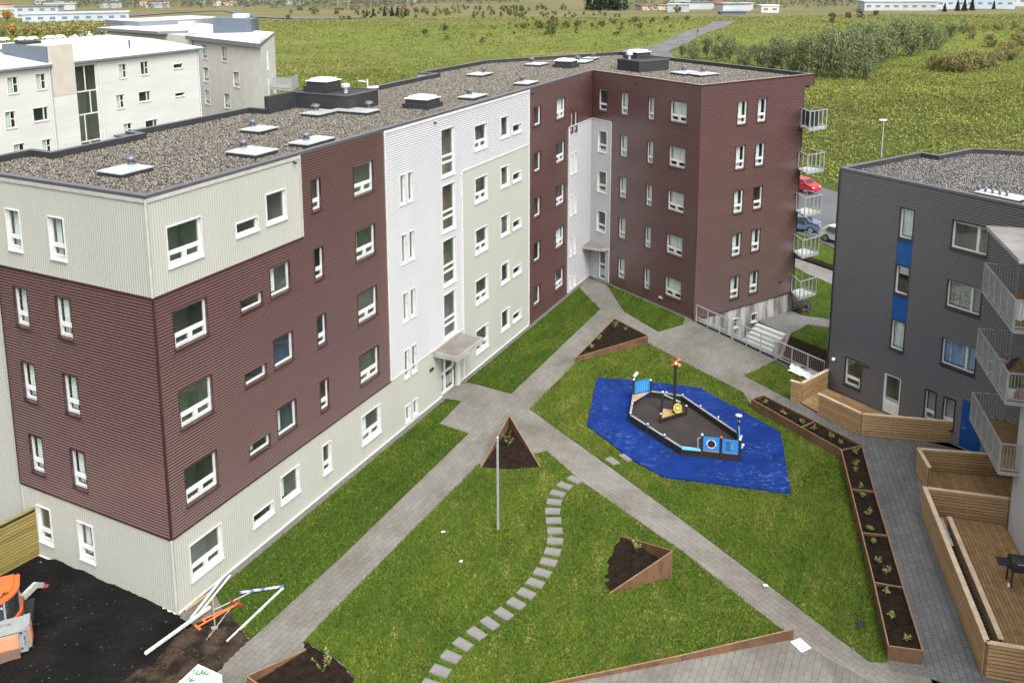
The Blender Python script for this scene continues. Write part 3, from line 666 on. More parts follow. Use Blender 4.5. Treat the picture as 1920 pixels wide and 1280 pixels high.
def turret(name, p, d1, l1, d2, l2, z1, cowl):
    m = MB(); q = [p, p + d1 * l1, p + d1 * l1 + d2 * l2, p + d2 * l2]
    m.prism([(a.x, a.y) for a in q], ZT - .32, z1, 'roof_felt'); o = [V2(a.x, a.y) for a in q]
    parapet_m = MB(); oo = offset(o, -.03); ii = offset(o, .10)
    for k in range(4):
        l = (k + 1) % 4; parapet_m.add([(oo[k].x, oo[k].y, z1 + .03), (oo[l].x, oo[l].y, z1 + .03), (ii[l].x, ii[l].y, z1 + .03), (ii[k].x, ii[k].y, z1 + .03), (oo[k].x, oo[k].y, z1 - .05), (oo[l].x, oo[l].y, z1 - .05)], [(0, 1, 2, 3), (0, 4, 5, 1)], 'grey_flashing')
    t = m.build('roof_turret', blk); link(bpy.data.objects.new('flashing', parapet_m.mesh('flashing')), t)
    v = MB(); v.lathe([(.10, 0), (.10, .28), (.24, .30), (.24, .42), (.16, .5)], 'sheet_metal', 14, (*cowl, z1)); link(bpy.data.objects.new('vent_cowl', v.mesh('vent_cowl')), t)
tp = V2(-7.25, 45.15)
turret('roof_turret', tp, dAB, 2.6, nAB, 3.6, 15.18, (-7.55, 46.2)); skylight((-8.85, 47.15), AB_ANG, 1.25, 15.2)
m = MB(); m.prism([(-10.45, 46.9), (-11.44, 44.9), (-11.2, 44.75), (-10.2, 46.75)], ZT - .3, 15.2, 'roof_felt'); m.build('raised_parapet', blk)
turret('roof_turret', V2(10.05, 61.75), dCO, 2.75, nCO, 2.3, 15.12, (9.6, 63.3)); skylight((10.4, 64.6), CO_ANG, 1.25, 15.0)
mm_ = MB(); mm_.tube((-6.75, 48.6, 14.3), (-6.75, 48.6, 15.6), .04, 'white_paint'); mm_.bar((-6.75, 48.6, 15.45), (-7.25, 48.4, 15.55), .06, .06, 'white_paint'); mm_.bar((-6.75, 48.6, 15.15), (-6.2, 48.85, 15.15), .09, .12, 'white_paint')
mm_.build('roof_antenna', blk)
# windows and the rooms behind them
rooms = MB()
for fr, t0, t1, z0, z1, kind, name, cv, chh, gap in AW:
    zm = (z0 + z1) / 2; tm = (t0 + t1) / 2; mat = 'beige_cladding'
    for zf, a, b, c, d, mode, mt in zones:
        if zf is fr and a <= tm <= b and c <= zm <= d: mat = mt
    trm = {'brown_cladding': 'brown_trim', 'beige_cladding': 'white_paint', 'white_cladding': 'white_paint'}[mat]
    if name == 'basement_window': trm = 'white_paint'
    sl = {'brown_trim': 'brown_trim', 'white_paint': 'white_paint'}[trm]
    window(fr, t0, t1, z0, z1, kind, blk, trm, sl, name, cv, chh, gap)
    room(rooms, fr, t0, t1, z0, z1, 1.1 + rng.random() * .5)
rooms.build('room_interior', blk)
# doors and canopies
def door(fr, t0, t1, z0, z1, kind, parent, light=False):
    m = MB(); g = MB(); F = 'door_white'; e = .09; o0, o1 = -.14, -.05
    fr.box(m, t0, t0 + e, z0, z1, o0, o1, F); fr.box(m, t1 - e, t1, z0, z1, o0, o1, F); fr.box(m, t0 + e, t1 - e, z1 - e, z1, o0, o1, F); fr.box(m, t0 + e, t1 - e, z0, z0 + e, o0, o1, F)
    zm = z0 + (z1 - z0) * .52; cols = [(t0 + e, t1 - e)]
    if kind == 'side':
        k = t0 + (t1 - t0) * .30; fr.box(m, k - .06, k + .06, z0 + e, z1 - e, o0, o1 + .01, F); cols = [(t0 + e, k - .06), (k + .06, t1 - e)]
    for a, b in cols:
        if kind == 'panel':
            zq = z0 + .62; fr.box(m, a, b, z0 + e, zq, o0, o1 - .02, F); g.add([fr.P(a, zq, -.1), fr.P(b, zq, -.1), fr.P(b, z1 - e, -.1), fr.P(a, z1 - e, -.1)], [(0, 1, 2, 3)], 'window_glass')
        else:
            fr.box(m, a, b, zm - .06, zm + .06, o0, o1 + .005, F)
            for u, w in ((z0 + e, zm - .06), (zm + .06, z1 - e)): g.add([fr.P(a, u, -.1), fr.P(b, u, -.1), fr.P(b, w, -.1), fr.P(a, w, -.1)], [(0, 1, 2, 3)], 'window_glass')
    d = m.build('door', parent); link(bpy.data.objects.new('pane', g.mesh('pane')), d)
    h = MB(); h.bar(fr.P(t1 - .16, z0 + .95, .0), fr.P(t1 - .16, z0 + 1.15, .0), .03, .05, 'grey_flashing'); link(bpy.data.objects.new('handle', h.mesh('handle')), d)
    return d
door(FAB, *DOOR1, 'side', blk); door(FBC, *DOOR2, 'plain', blk)
rm = MB(); room(rm, FAB, DOOR1[0], DOOR1[1], .8, 2.2, 1.6); rm.build('hall_interior', blk); rm = MB(); room(rm, FBC, DOOR2[0], DOOR2[1], .8, 2.13, 1.4); rm.build('hall_interior', blk)
cp = MB()
q = [FAB.P(16.9, 0, 0)[:2], FAB.P(19.6, 0, 0)[:2], FAB.P(19.6, 0, 1.42)[:2], FAB.P(16.9, 0, 1.42)[:2]]
cp.prism(q, 2.50, 2.70, 'canopy_top', side='concrete'); c1 = cp.build('canopy', blk)
cp = MB(); FAB.box(cp, 16.9, 19.6, 2.701, 2.75, 1.36, 1.42, 'concrete'); FAB.box(cp, 19.54, 19.6, 2.701, 2.75, .03, 1.36, 'concrete'); FAB.box(cp, 16.9, 16.96, 2.701, 2.75, .03, 1.36, 'concrete')
link(bpy.data.objects.new('rim_upstand', cp.mesh('rim_upstand')), c1)
pf = MB(); FAB.box(pf, 19.14, 19.36, .02, 2.5, .03, .16, 'render_grey'); pf.build('canopy_support', blk)
cp = MB(); cq = [FBC.P(.02, 0, .03), FBC.P(2.05, 0, .03), FBC.P(2.05, 0, .62), FBC.P(.75, 0, 1.35), FAB.P(36.9, 0, .03)]
cp.prism([a[:2] for a in cq], 2.38, 2.56, 'canopy_top', side='concrete'); cp.build('canopy', blk)
sm = MB()
for fr, t, z in ((FAB, 7.05, 14.28), (FAB, 17.4, 14.2), (FAB, 28.6, 14.2), (FBC, 4.4, 14.1)):
    sm = MB(); sm.tube(fr.P(t, z, .0), fr.P(t, z - .02, .14), .045, 'black_metal'); sm.build('roof_spout', blk)
for fr, a_, b_, c_, d_, mt_ in ((FAB, 16.55, 16.85, 1.85, 1.97, 'black_metal'), (FCO, 7.7, 8.0, .85, .93, 'black_metal'), (FBC, 7.0, 7.3, .5, .6, 'white_paint')):
    sm = MB(); fr.box(sm, a_, b_, c_, d_, .012, .08, mt_); sm.build('vent_grille', blk)
# five corner balconies at the far end
def rail_panel(mb, a, b, z0, h, step=.1, posts=4, mat='galvanised', bar=.014, gl=None, glm='rail_glass'):
    a = Vector(a); b = Vector(b); L = (b - a).length; d = (b - a) / L
    X = lambda s, z: ((a + d * s).x, (a + d * s).y, z)
    mb.bar(X(0, z0 + h), X(L, z0 + h), .06, .045, mat); mb.bar(X(0, z0 + .10), X(L, z0 + .10), .04, .04, mat)
    for k in range(posts + 1): s = .02 + (L - .04) * k / posts; mb.bar(X(s, z0 - .12), X(s, z0 + h), .045, .045, mat)
    if step:
        n = int(L / step)
        for k in range(1, n): s = L * k / n; mb.bar(X(s, z0 + .10), X(s, z0 + h), bar, bar, mat)
    if gl is not None: gl.add([X(.03, z0 + .12), X(L - .03, z0 + .12), X(L - .03, z0 + h - .03), X(.03, z0 + h - .03)], [(0, 1, 2, 3)], glm)
B4 = [V2(19.97, 57.83), V2(20.06, 56.45), V2(21.47, 57.35), V2(20.85, 58.45)]
for k in range(5):
    z = SH * k + .02
    m = MB(); m.prism([(p.x, p.y) for p in B4], z - .12, z, 'white_concrete', side='galvanised'); b = m.build('balcony', blk)
    r = MB(); g = MB()
    for i, n in ((0, 2), (1, 4), (2, 2)): rail_panel(r, B4[i], B4[i + 1], z, 1.15, 0, n, gl=g, glm='clear_glass')
    link(bpy.data.objects.new('railing', r.mesh('railing')), b); link(bpy.data.objects.new('railing_glass', g.mesh('railing_glass')), b)
def awning(a, b, z, label):
    t = thing('privacy_screen', label, 'screen', (a.x, a.y, z)); m = MB()
    xs = np.linspace(0, 1, 15)
    m.add([((a.lerp(b, float(s)) + V2(.02, -.03) * math.sin(i * 1.9)).x, (a.lerp(b, float(s)) + V2(.02, -.03) * math.sin(i * 1.9)).y, zz) for i, s in enumerate(xs) for zz in (z + .12, z + 1.08)], [(2 * i, 2 * i + 2, 2 * i + 3, 2 * i + 1) for i in range(14)], 'black_metal')
    m.build('fabric', t)
zb = SH * 4 + .02
awning(V2(20.05, 57.7), V2(20.14, 56.6), zb, 'dark fabric screen tied inside the left rail of the topmost corner balcony'); awning(V2(20.2, 56.65), V2(20.85, 57.05), zb, 'dark fabric screen tied inside the front rail of the topmost corner balcony')

# ------------------------------------------------------------------ the dark block on the right
drk = thing('apartment_building', 'charcoal corrugated block with blue panels, white wing and steel balconies on the right', 'building', (pJ.x, pJ.y, 0))
tW = 9.49; pK = pJ + dJ * tW; W1_ = V2(21.2, 31.15); W0 = V2(19.75, 31.51)
FL = Fr(pK, (W1_ - pK).normalized(), -uS); FW = Fr(W0, wS, -uS)
DW = [(3.34, 4.06, 8.93, 10.42, 'single', 'curtain_white', 1.0, 0), (3.33, 4.06, 6.22, 7.66, 'single', 'curtain_white', .33, 0), (3.33, 4.06, 3.44, 4.94, 'single', 'curtain_white', 1.0, 0),
      (5.86, 7.50, 9.10, 10.42, 'side', 'curtain_white', .1, 0), (5.87, 7.44, 6.36, 7.66, 'side', 'curtain_net', 1.0, 0), (5.87, 7.46, 3.63, 4.92, 'side', 'curtain_blue', 1.0, 0),
      (1.0, 1.96, .66, 2.15, 'small', 'blind_grey', .02, 0), (5.28, 5.85, .66, 2.15, 'small', 'blind_grey', 1, 0), (6.17, 6.75, .66, 2.15, 'small', 'blind_grey', 1, 0)]
hol = [w[:4] for w in DW] + [(3.16, 4.06, .12, 2.13), (3.31, 4.09, 7.66, 8.93), (3.31, 4.09, 4.94, 6.22), (7.05, 8.0, .12, 2.35)]
wl = MB(); corr(wl, FD, 0, tW, -.1, 11.6, hol, 'h', .1085, .024, 'dark_cladding'); corr(wl, FL, 0, (W1_ - pK).length, -.1, 11.6, [(.8, 3.2, SH * k + .1, SH * k + 2.3) for k in range(4)], 'h', .1085, .022, 'dark_cladding')
wl.build('wall_cladding', drk)
ww = MB(); corr(ww, FW, 0, 16, -.1, 11.6, [], 'h', .1085, .012, 'white_cladding')
Fr(W1_, (W0 - W1_).normalized(), -wS).box(ww, 0, (W0 - W1_).length - .02, -.1, 11.6, -.2, 0, 'white_cladding'); ww.build('wing_wall', drk)
sd = MB(); FJ = Fr(pJ, nJ, -dJ); corr(sd, FJ, 0, 6.9, -3, 11.6, [], 'h', .1085, .024, 'dark_cladding')
dback = [pJ, pJ + nJ * 6.7, pJ + nJ * 6.7 + dJ * .98, pJ + nJ * 9.8 + dJ * .98, V2(33, 46), V2(36, 34), V2(30, 14), W0 + wS * 16, W0, W1_, pK]
wallpoly(sd, dback[1:8], -3, 11.6, 'dark_cladding'); FD.box(sd, 0, tW, -3, -.1, -.3, -.01, 'concrete'); sd.build('side_wall', drk)
dp = MB(); parapet(dp, dback, 11.7, .2, .34, 'grey_flashing'); dp.build('parapet', drk)
di = offset(dback, .19); dr_ = MB(); dr_.prism([(p.x, p.y) for p in di], 10.9, 11.42, 'roof_felt'); dr_.build('roof', drk)
stones('roof_gravel', [[(p.x, p.y) for p in di if True]], 200, 11.435, .05, 'roof_stones_grey', drk)
hatch((22.2, 38.35), 1.9, 1.0, [(21.58 + .13 * 0 + i * .17, 39.1 - i * .26) for i in range(5)], drk, 11.44, math.atan2(dJ.y, dJ.x), 5)
for z0, z1 in ((7.66, 8.93), (4.94, 6.22)): dt = MB(); FD.box(dt, 3.31, 4.09, z0 + .01, z1 - .01, -.1, .005, 'blue_panel'); dt.build('blue_panel', drk)
bd = MB(); FD.box(bd, 7.05, 8.0, .12, 2.35, -.1, .01, 'blue_panel'); bdo = bd.build('side_door', drk)
bh = MB(); bh.bar(FD.P(7.15, 1.05, .03), FD.P(7.3, 1.05, .03), .03, .03, 'galvanised'); link(bpy.data.objects.new('handle', bh.mesh('handle')), bdo)
rooms = MB()
for t0, t1, z0, z1, kind, cv, chh, gap in DW:
    window(FD, t0, t1, z0, z1, kind, drk, 'dark_trim', 'dark_trim', 'window', cv, chh, gap); room(rooms, FD, t0, t1, z0, z1, 1.6)
door(FD, 3.16, 4.06, .12, 2.13, 'panel', drk); room(rooms, FD, 3.16, 4.06, .9, 2.13, 1.5)
for k in range(4):
    gz = MB(); FL.box(gz, .8, .88, SH * k + .1, SH * k + 2.3, -.12, -.03, 'white_paint'); FL.box(gz, 3.12, 3.2, SH * k + .1, SH * k + 2.3, -.12, -.03, 'white_paint'); FL.box(gz, 1.96, 2.04, SH * k + .1, SH * k + 2.3, -.12, -.03, 'white_paint')
    FL.box(gz, .88, 3.12, SH * k + 2.2, SH * k + 2.3, -.12, -.03, 'white_paint')
    o = gz.build('balcony_door', drk); g = MB(); g.add([FL.P(.88, SH * k + .1, -.08), FL.P(3.12, SH * k + .1, -.08), FL.P(3.12, SH * k + 2.2, -.08), FL.P(.88, SH * k + 2.2, -.08)], [(0, 1, 2, 3)], 'window_glass'); link(bpy.data.objects.new('pane', g.mesh('pane')), o)
    room(rooms, FL, .8, 3.2, SH * k + .85, SH * k + 2.3, 2.2)
rooms.build('room_interior', drk)
dtr = MB()
x, y, _ = FD.P(0, 0, .01); dtr.box(x - .04, x + .04, y - .04, y + .04, 0, 11.6, 'dark_trim'); FD.box(dtr, 2.05, 2.35, 2.05, 2.12, .02, .09, 'black_metal'); dtr.build('wall_trim', drk)
lm = MB(); lm.lathe([(.02, 0), (.09, .03), (.09, .10), (.05, .16)], 'lid_white', 12, FD.P(.38, 1.7, .1)); lm.build('wall_lamp', drk)
# balconies of the dark block
Bf0, Bf1 = V2(20.02, 35.28), V2(18.93, 31.15); in_ = uS * 2.25
for k in (1, 2, 3, 4):
    z = SH * k - (.04 if k < 4 else .16)
    qd = [Bf0, Bf1, Bf1 + in_, Bf0 + in_ * .75]
    m = MB(); m.prism([(p.x, p.y) for p in ([Bf0 + V2(-.05, .1), Bf1 + V2(-.1, -.1), Bf1 + in_, Bf0 + in_ * .75] if k == 4 else [Bf0, Bf1, Bf1 + in_, Bf0 + in_ * .75])], z - .15, z, 'deck_wood' if k < 4 else 'canopy_top', side='galvanised' if k < 4 else 'concrete')
    b = m.build('balcony' if k < 4 else 'balcony_roof', drk)
    if k < 4:
        r = MB(); rail_panel(r, Bf0, Bf1, z, 1.12, .105, 5); rail_panel(r, Bf1, Bf1 + uS * .82, z, 1.12, .105, 1); rail_panel(r, Bf0, Bf0 + uS * 1.3, z, 1.12, .105, 1)
        link(bpy.data.objects.new('railing', r.mesh('railing')), b)
        g = MB(); e = uS * .03; a_, b_ = Bf0 + e, Bf1 + e
        g.add([(a_.x, a_.y, z + .12), (b_.x, b_.y, z + .12), (b_.x, b_.y, z + 1.05), (a_.x, a_.y, z + 1.05)], [(0, 1, 2, 3)], 'rail_glass'); link(bpy.data.objects.new('railing_glass', g.mesh('railing_glass')), b)
# things on those balconies
ch = thing('folding_chair', 'grey reclining garden chair on the middle balcony of the charcoal block', 'chair', (19.78, 33.2, SH * 2 - .04), math.radians(200), None, True)
m = MB(); m.hexa([(-.25, -.25, .40), (.25, -.25, .40), (.25, .25, .36), (-.25, .25, .36), (-.25, -.25, .43), (.25, -.25, .43), (.25, .25, .39), (-.25, .25, .39)], 'chair_grey'); m.build('seat', ch)
m = MB(); m.hexa([(-.25, .25, .38), (.25, .25, .38), (.25, .30, .38), (-.25, .30, .38), (-.25, .62, 1.08), (.25, .62, 1.08), (.25, .67, 1.06), (-.25, .67, 1.06)], 'chair_grey'); m.build('backrest', ch)
for s in (-.28, .28):
    m = MB(); m.tube((s, -.3, 0), (s, .30, .62), .016, 'white_paint'); m.tube((s, .42, 0), (s, -.1, .62), .016, 'white_paint'); m.tube((s, -.22, .62), (s, .40, .64), .018, 'white_paint'); m.build('leg', ch)
pt = thing('flower_pot', 'round pinkish flower pot at the south end of the middle balcony', 'pot', (19.75, 31.6, SH * 2 - .04), local=True); m = MB(); m.lathe([(.11, 0), (.16, .26), (.18, .26), (.18, .30)], 'plant_pot', 14); m.build('pot', pt)
m = MB()
for k in range(22):
    a = k * 2.4; m.add([(0, 0, .28), (.16 * math.cos(a), .16 * math.sin(a), .42 + .1 * (k % 3)), (.2 * math.cos(a + .3), .2 * math.sin(a + .3), .40 + .1 * (k % 3))], [(0, 1, 2)], 'plant_pot' if k % 5 == 0 else 'green_leaves')
m.build('flowers', pt)
bk = thing('laundry_basket', 'white basket with green lid behind the near rail of the middle balcony', 'basket', (19.3, 31.5, SH * 2 - .04), local=True); m = MB(); m.lathe([(.13, 0), (.19, .42)], 'basket_white', 14); m.build('body', bk); m = MB(); m.lathe([(.20, .42), (.20, .45), (.10, .48)], 'leaf_green', 14); m.build('lid', bk)
sh = thing('rail_cloth', 'pale cloth hung inside the near rail of the uppermost steel balcony on the charcoal block', 'cloth', (19.1, 31.5, SH * 3 - .04)); m = MB(); a_ = Bf1 + uS * .05 + V2(.02, .06); b_ = Bf1 + uS * .8 + V2(.02, .06)
m.add([((a_.lerp(b_, i / 8)).x, (a_.lerp(b_, i / 8)).y + .02 * math.sin(i * 2), z) for i in range(9) for z in (SH * 3 + .35 - .08 * math.sin(i), SH * 3 + 1.02)], [(2 * i, 2 * i + 2, 2 * i + 3, 2 * i + 1) for i in range(8)], 'curtain_white'); m.build('fabric', sh)
# ------------------------------------------------------------------ ground of the courtyard
def sheet(name, poly, z, mat, z0=None, parent=None):
    m = MB(); m.prism(poly, z0 if z0 is not None else z - .12, z, mat); o = m.build(name, parent); o['kind'] = 'structure'; return o
ab = lambda t, o: tuple(FAB.P(t, 0, o)[:2])
plateau = [(-45, 4), (-45, 34), tuple(pE + dAB * 1.2), tuple(pA + nAB * 4 + dAB * 6), tuple(pB + V2(-2, 2)), tuple(pC + V2(-.3, .2)), (15.55, 47.35), (17.5, 43.9), (24, 44), (40, 36), (40, 4)]
sheet('courtyard', plateau, 0.0, 'paving_warm', -4.0)
# paving of the strolling path between the lawns, the service path on the right
diag = [(1.05, 40.2), (2.3, 37.75), (3.7, 35.06), (6.99, 30.36), (9.70, 25.83), (12.4, 23.2), (14.9, 23.2), (12.5, 24.75), (11.73, 24.92), (7.4, 32.36), (4.37, 37.36), (1.77, 41.54)]
sheet('garden_path', diag, .004, 'paving_diag', -.1)
sheet('service_path', [(13.3, 42.0), (15.05, 39.35), (16.4, 37.1), (13.35, 24.7), (12.9, 20), (15.5, 17), (14.95, 24.27), (17.0, 32.62), (18.2, 35.8), (21.3, 35.2), (21.5, 37.6), (17.0, 38.85), (15.7, 40.87), (14.85, 42.35), (14.5, 42.9)], .004, 'paving_grey', -.1)
# black volcanic grit and bare earth at the corner under construction
def wobble(poly, amp, step=.5, seed=0):
    out = []; r = random.Random(seed)
    for i in range(len(poly)):
        a = V2(*poly[i]); b = V2(*poly[(i + 1) % len(poly)]); n = max(1, int((b - a).length / step))
        for k in range(n):
            p = a.lerp(b, k / n); out.append((p.x + r.uniform(-amp, amp), p.y + r.uniform(-amp, amp)))
    return out
def relief(name, poly, z, mat, amp, cell=.22, seed=1, freq=1.2):
    """a patch of loose ground with its own unevenness"""
    p = np.array(poly); lo = p.min(0); hi = p.max(0); nx = int((hi[0] - lo[0]) / cell) + 2; ny = int((hi[1] - lo[1]) / cell) + 2
    X = lo[0] + np.arange(nx) * cell; Y = lo[1] + np.arange(ny) * cell; gx, gy = np.meshgrid(X, Y, indexing='ij')
    q = np.stack([gx.ravel(), gy.ravel()], 1); ins = inside(q, poly)
    h = np.array([noise.fractal(Vector((a * freq, b * freq, seed)), 1, 2, 4) for a, b in q]) * amp
    V = np.column_stack([q, np.where(ins, z + h + amp, -.06)]); F = []
    idx = lambda i, j: i * ny + j
    for i in range(nx - 1):
        for j in range(ny - 1):
            c = (idx(i, j), idx(i + 1, j), idx(i + 1, j + 1), idx(i, j + 1))
            if any(ins[k] for k in c): F.append(c)
    o = npmesh(name, V, np.array(F), mat); o['kind'] = 'structure'; return o
sheet('gravel_yard', wobble([(-42, 8), (-42, 32), tuple(pE + nAB * .3), ab(0, .0), (-9.9, 26.6), (-9.0, 26.0), (-9.2, 24.6), (-9.0, 20), (-9.0, 8)], .05), .012, 'black_grit', -.1)
relief('black_mound', [(-17.0, 30.2), (-15.2, 30.0), (-11.4, 27.7), (-10.3, 26.6), (-10.6, 25.2), (-11.5, 24.2), (-14, 23), (-20, 24), (-22, 27.5), (-17.6, 28.9)], .02, 'black_grit', .11, .2, 3, 1.1)
relief('bare_soil', wobble([(-9.6, 27.0), (-10.4, 26.3), (-10.9, 25.0), (-11.6, 24.2), (-10.5, 23), (-8.5, 23), (-8.75, 24.6), (-8.0, 26.0), (-8.9, 27.2)], .10, .4, 5), .012, 'bare_earth', .085, .11, 2, 2.2)
sheet('gravel_edge', [ab(.0, .02), ab(17.6, .02), ab(17.6, .38), ab(.0, .38)], .016, 'gravel_strip', -.1)
sheet('gravel_edge', [ab(19.5, .02), ab(36.6, .02), ab(36.6, .34), ab(19.5, .34)], .016, 'gravel_strip', -.1)
sheet('gravel_edge', [FBC.P(2.15, 0, .02)[:2], FBC.P(9.9, 0, .02)[:2], FBC.P(9.9, 0, .30)[:2], FBC.P(2.15, 0, .30)[:2]], .016, 'gravel_strip', -.1)
stones('loose_stones', [[(-17.0, 30.0), (-15.2, 29.9), (-11.4, 27.6), (-10.4, 26.4), (-11.0, 24.5), (-14, 23.4), (-20, 24)]], 5, .12, .035, 'dark_stones', None)
stones('soil_clods', [[(-10.4, 26.2), (-10.9, 25.0), (-11.4, 24.3), (-8.9, 23.4), (-8.4, 25.6), (-9.2, 26.8)]], 26, .10, .05, 'earth_clods', None)
# lawns
lawns = {
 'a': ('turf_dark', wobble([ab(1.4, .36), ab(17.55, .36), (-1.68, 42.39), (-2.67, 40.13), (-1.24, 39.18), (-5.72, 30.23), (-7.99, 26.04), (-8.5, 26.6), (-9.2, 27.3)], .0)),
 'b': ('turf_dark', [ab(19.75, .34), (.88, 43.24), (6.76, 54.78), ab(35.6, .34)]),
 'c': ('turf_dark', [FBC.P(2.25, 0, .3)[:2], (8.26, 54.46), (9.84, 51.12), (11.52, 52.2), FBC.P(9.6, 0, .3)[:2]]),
 'd': ('turf', [(1.77, 41.54), (4.57, 46.94), (8.93, 49.43), (10.41, 46.86), (12.72, 43.2), (12.75, 41.6), (14.2, 38.75), (15.3, 36.75), (14.6, 33.73), (13.85, 30.8), (13.15, 28.0), (12.28, 24.92), (11.73, 24.92), (7.4, 32.36), (4.37, 37.36)]),
 'e': ('turf', [(-.68, 36.53), (-.5, 36.2), (.8, 36.05), (1.96, 36.24), (1.5, 37.2), (2.35, 37.55), (3.7, 35.06), (6.99, 30.36), (9.60, 25.97), (5.88, 25.04), (2.28, 24.2), (-1, 23.4), (-5.2, 22.4), (-4.3, 24.3), (-4.95, 25.1), (-6.2, 25.95), (-5.31, 27.71)]),
 'f': ('turf', [(13.37, 45.11), (15.5, 46.9), (17.2, 44.1), (15.05, 42.35), (14.7, 42.75)])}
for k, (mt, poly) in lawns.items(): sheet('lawn', poly, .045, mt, -.1)
MATP = [(5.45, 44.81), (7.29, 44.47), (9.58, 43.88), (10.63, 43.52), (11.38, 42.25), (13.33, 38.99), (13.03, 37.6), (12.22, 34.03), (7.22, 35.3), (6.09, 36.66), (4.39, 39.78)]
SS = [(3.39, 35.16), (2.93, 34.71), (2.6, 34.15), (2.41, 33.55), (2.31, 32.92), (2.3, 32.3), (2.31, 31.64), (2.27, 31.0), (2.14, 30.36), (1.95, 29.76), (1.69, 29.17), (1.41, 28.62), (1.08, 28.08), (0.7, 27.57), (0.27, 27.08), (-0.19, 26.63), (-0.63, 26.17), (-1.06, 25.69), (-1.42, 25.15), (-1.72, 24.57), (-1.97, 24.0)]
NOGRASS = [MATP, [(4.85, 31.1), (6.25, 28.97), (4.1, 28.18), (3.78, 28.9), (3.84, 29.5), (4.22, 30.2)], [(-.6, 36.1), (.1, 35.95), (.9, 35.93), (1.99, 36.2), (.69, 39.3)]]
def grass(name, poly, dens, mat, h=(.035, .075)):
    q = scatter(poly, dens)
    for e in NOGRASS: q = q[~inside(q, e)]
    for c in SS + [(5.18, 36.63), (5.84, 36.92)]: q = q[((q - np.array(c)) ** 2).sum(1) > .29 ** 2]
    q = q + RNG.normal(0, .035, q.shape)
    n = len(q); a = RNG.uniform(0, 6.28, n); hh = RNG.uniform(*h, n); w = RNG.uniform(.018, .035, n); l = RNG.normal(0, .035, (n, 2))
    d = np.stack([np.cos(a), np.sin(a)], 1) * w[:, None]
    V = np.zeros((n, 3, 3)); V[:, 0, :2] = q - d; V[:, 1, :2] = q + d; V[:, 2, :2] = q + l; V[:, :2, 2] = .04; V[:, 2, 2] = .045 + hh
    o = npmesh(name, V.reshape(-1, 3), np.arange(n * 3).reshape(-1, 3), mat); o['kind'] = 'stuff'; return o
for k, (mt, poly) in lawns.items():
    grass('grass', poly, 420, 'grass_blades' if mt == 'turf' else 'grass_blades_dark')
# blue safety surface with the ship
sheet('safety_surface', MATP, .118, 'blue_rubber', -.1)
# lower ground beyond the retaining wall
PIT = [(12.5, 52.75), (17.35, 56.1), (18.6, 53.86), (15.62, 47.45)]
# ------------------------------------------------------------------ open country: one sheet to the horizon
def hgt(x, y):
    h = noise.fractal(Vector((x * .02, y * .02, 3.3)), 1, 2, 4) * .55 * min(1, max(0, (y - 70) / 80))
    h += 3.2 * math.exp(-(((x - 150) / 38) ** 2 + ((y - 268) / 45) ** 2)) + 2.0 * math.exp(-(((x - 235) / 60) ** 2 + ((y - 330) / 60) ** 2))
    return -1.5 + h
NR, NC = 250, 230
ys = 30 * (1500 / 30.) ** (np.arange(NR) / (NR - 1.)); ss = np.linspace(-.82, .82, NC)
V = []; 
for y in ys:
    for s in ss:
        x = s * (y + 12); z = hgt(x, y)
        V.append((x, y, z))
V = np.array(V); F = []
cen = np.array([[V[(i * NC + j)][0], V[i * NC + j][1]] for i in range(NR) for j in range(NC)])
inp = inside(cen, [(11, 54), (12.2, 44), (16, 42), (20, 44), (20.5, 53), (17.8, 57.3)])
V[inp, 2] = -4.2
for i in range(NR - 1):
    for j in range(NC - 1): F.append((i * NC + j, i * NC + j + 1, (i + 1) * NC + j + 1, (i + 1) * NC + j))
g = npmesh('ground', V, np.array(F), 'field'); g['kind'] = 'structure'
zl = -1.40
sheet('lower_path', [(18.6, 53.86), (17.35, 56.1), tuple(FCO.P(5.9, 0, .0)[:2]), tuple(FCO.P(9.15, 0, 0)[:2]), (20.52, 57.08), (22.17, 56.41), (26, 54.6), (25.2, 53.2), (21.66, 55.03), (20.31, 55.45)], zl + .004, 'paving_low', -4)
sheet('lower_lawn', [(20.31, 55.45), (25.2, 53.2), (24, 48), (20.2, 51.3), (18.55, 53.72)], zl + .03, 'turf', -4)
sheet('planting_soil', [(18.6, 53.86), (20.2, 51.3), (24, 48), (22, 42), (17.0, 44.2), (15.62, 47.45)], zl, 'soil', -4)
sheet('bank_lawn', [(20.3, 58.3), (20.6, 57.1), (22.2, 56.43), (26, 54.65), (30, 60), (25.0, 62.3), (23.2, 66.6), (19.0, 66.6)], zl + .03, 'turf', -3)
sheet('pavement', [(18, 78), (24.0, 69.14), (25.94, 65.88), (31, 58), (29.7, 57.1), (24.68, 62.72), (23.28, 66.93), (17, 76)], zl + .004, 'paving_low', -2)
sheet('verge_lawn', [(18.5, 79), (24.5, 69.7), (26.2, 66.6), (31.5, 58.5), (34, 60.5), (28.03, 71.14), (27.31, 73.81), (22, 83)], zl + .035, 'turf', -2)
sheet('planting_soil', [(18.3, 78.6), (24.15, 69.3), (26.05, 66.1), (31.2, 58.2), (31.6, 58.6), (26.6, 66.8), (24.9, 70.0), (19.0, 79.0)], zl + .05, 'soil', -2)
sheet('road', [(22.3, 83), (27.5, 73.9), (28.2, 71.2), (34, 61), (46, 69), (36.5, 86.5), (34.3, 93.5), (33.0, 97.5)], zl + .004, 'asphalt', -2)
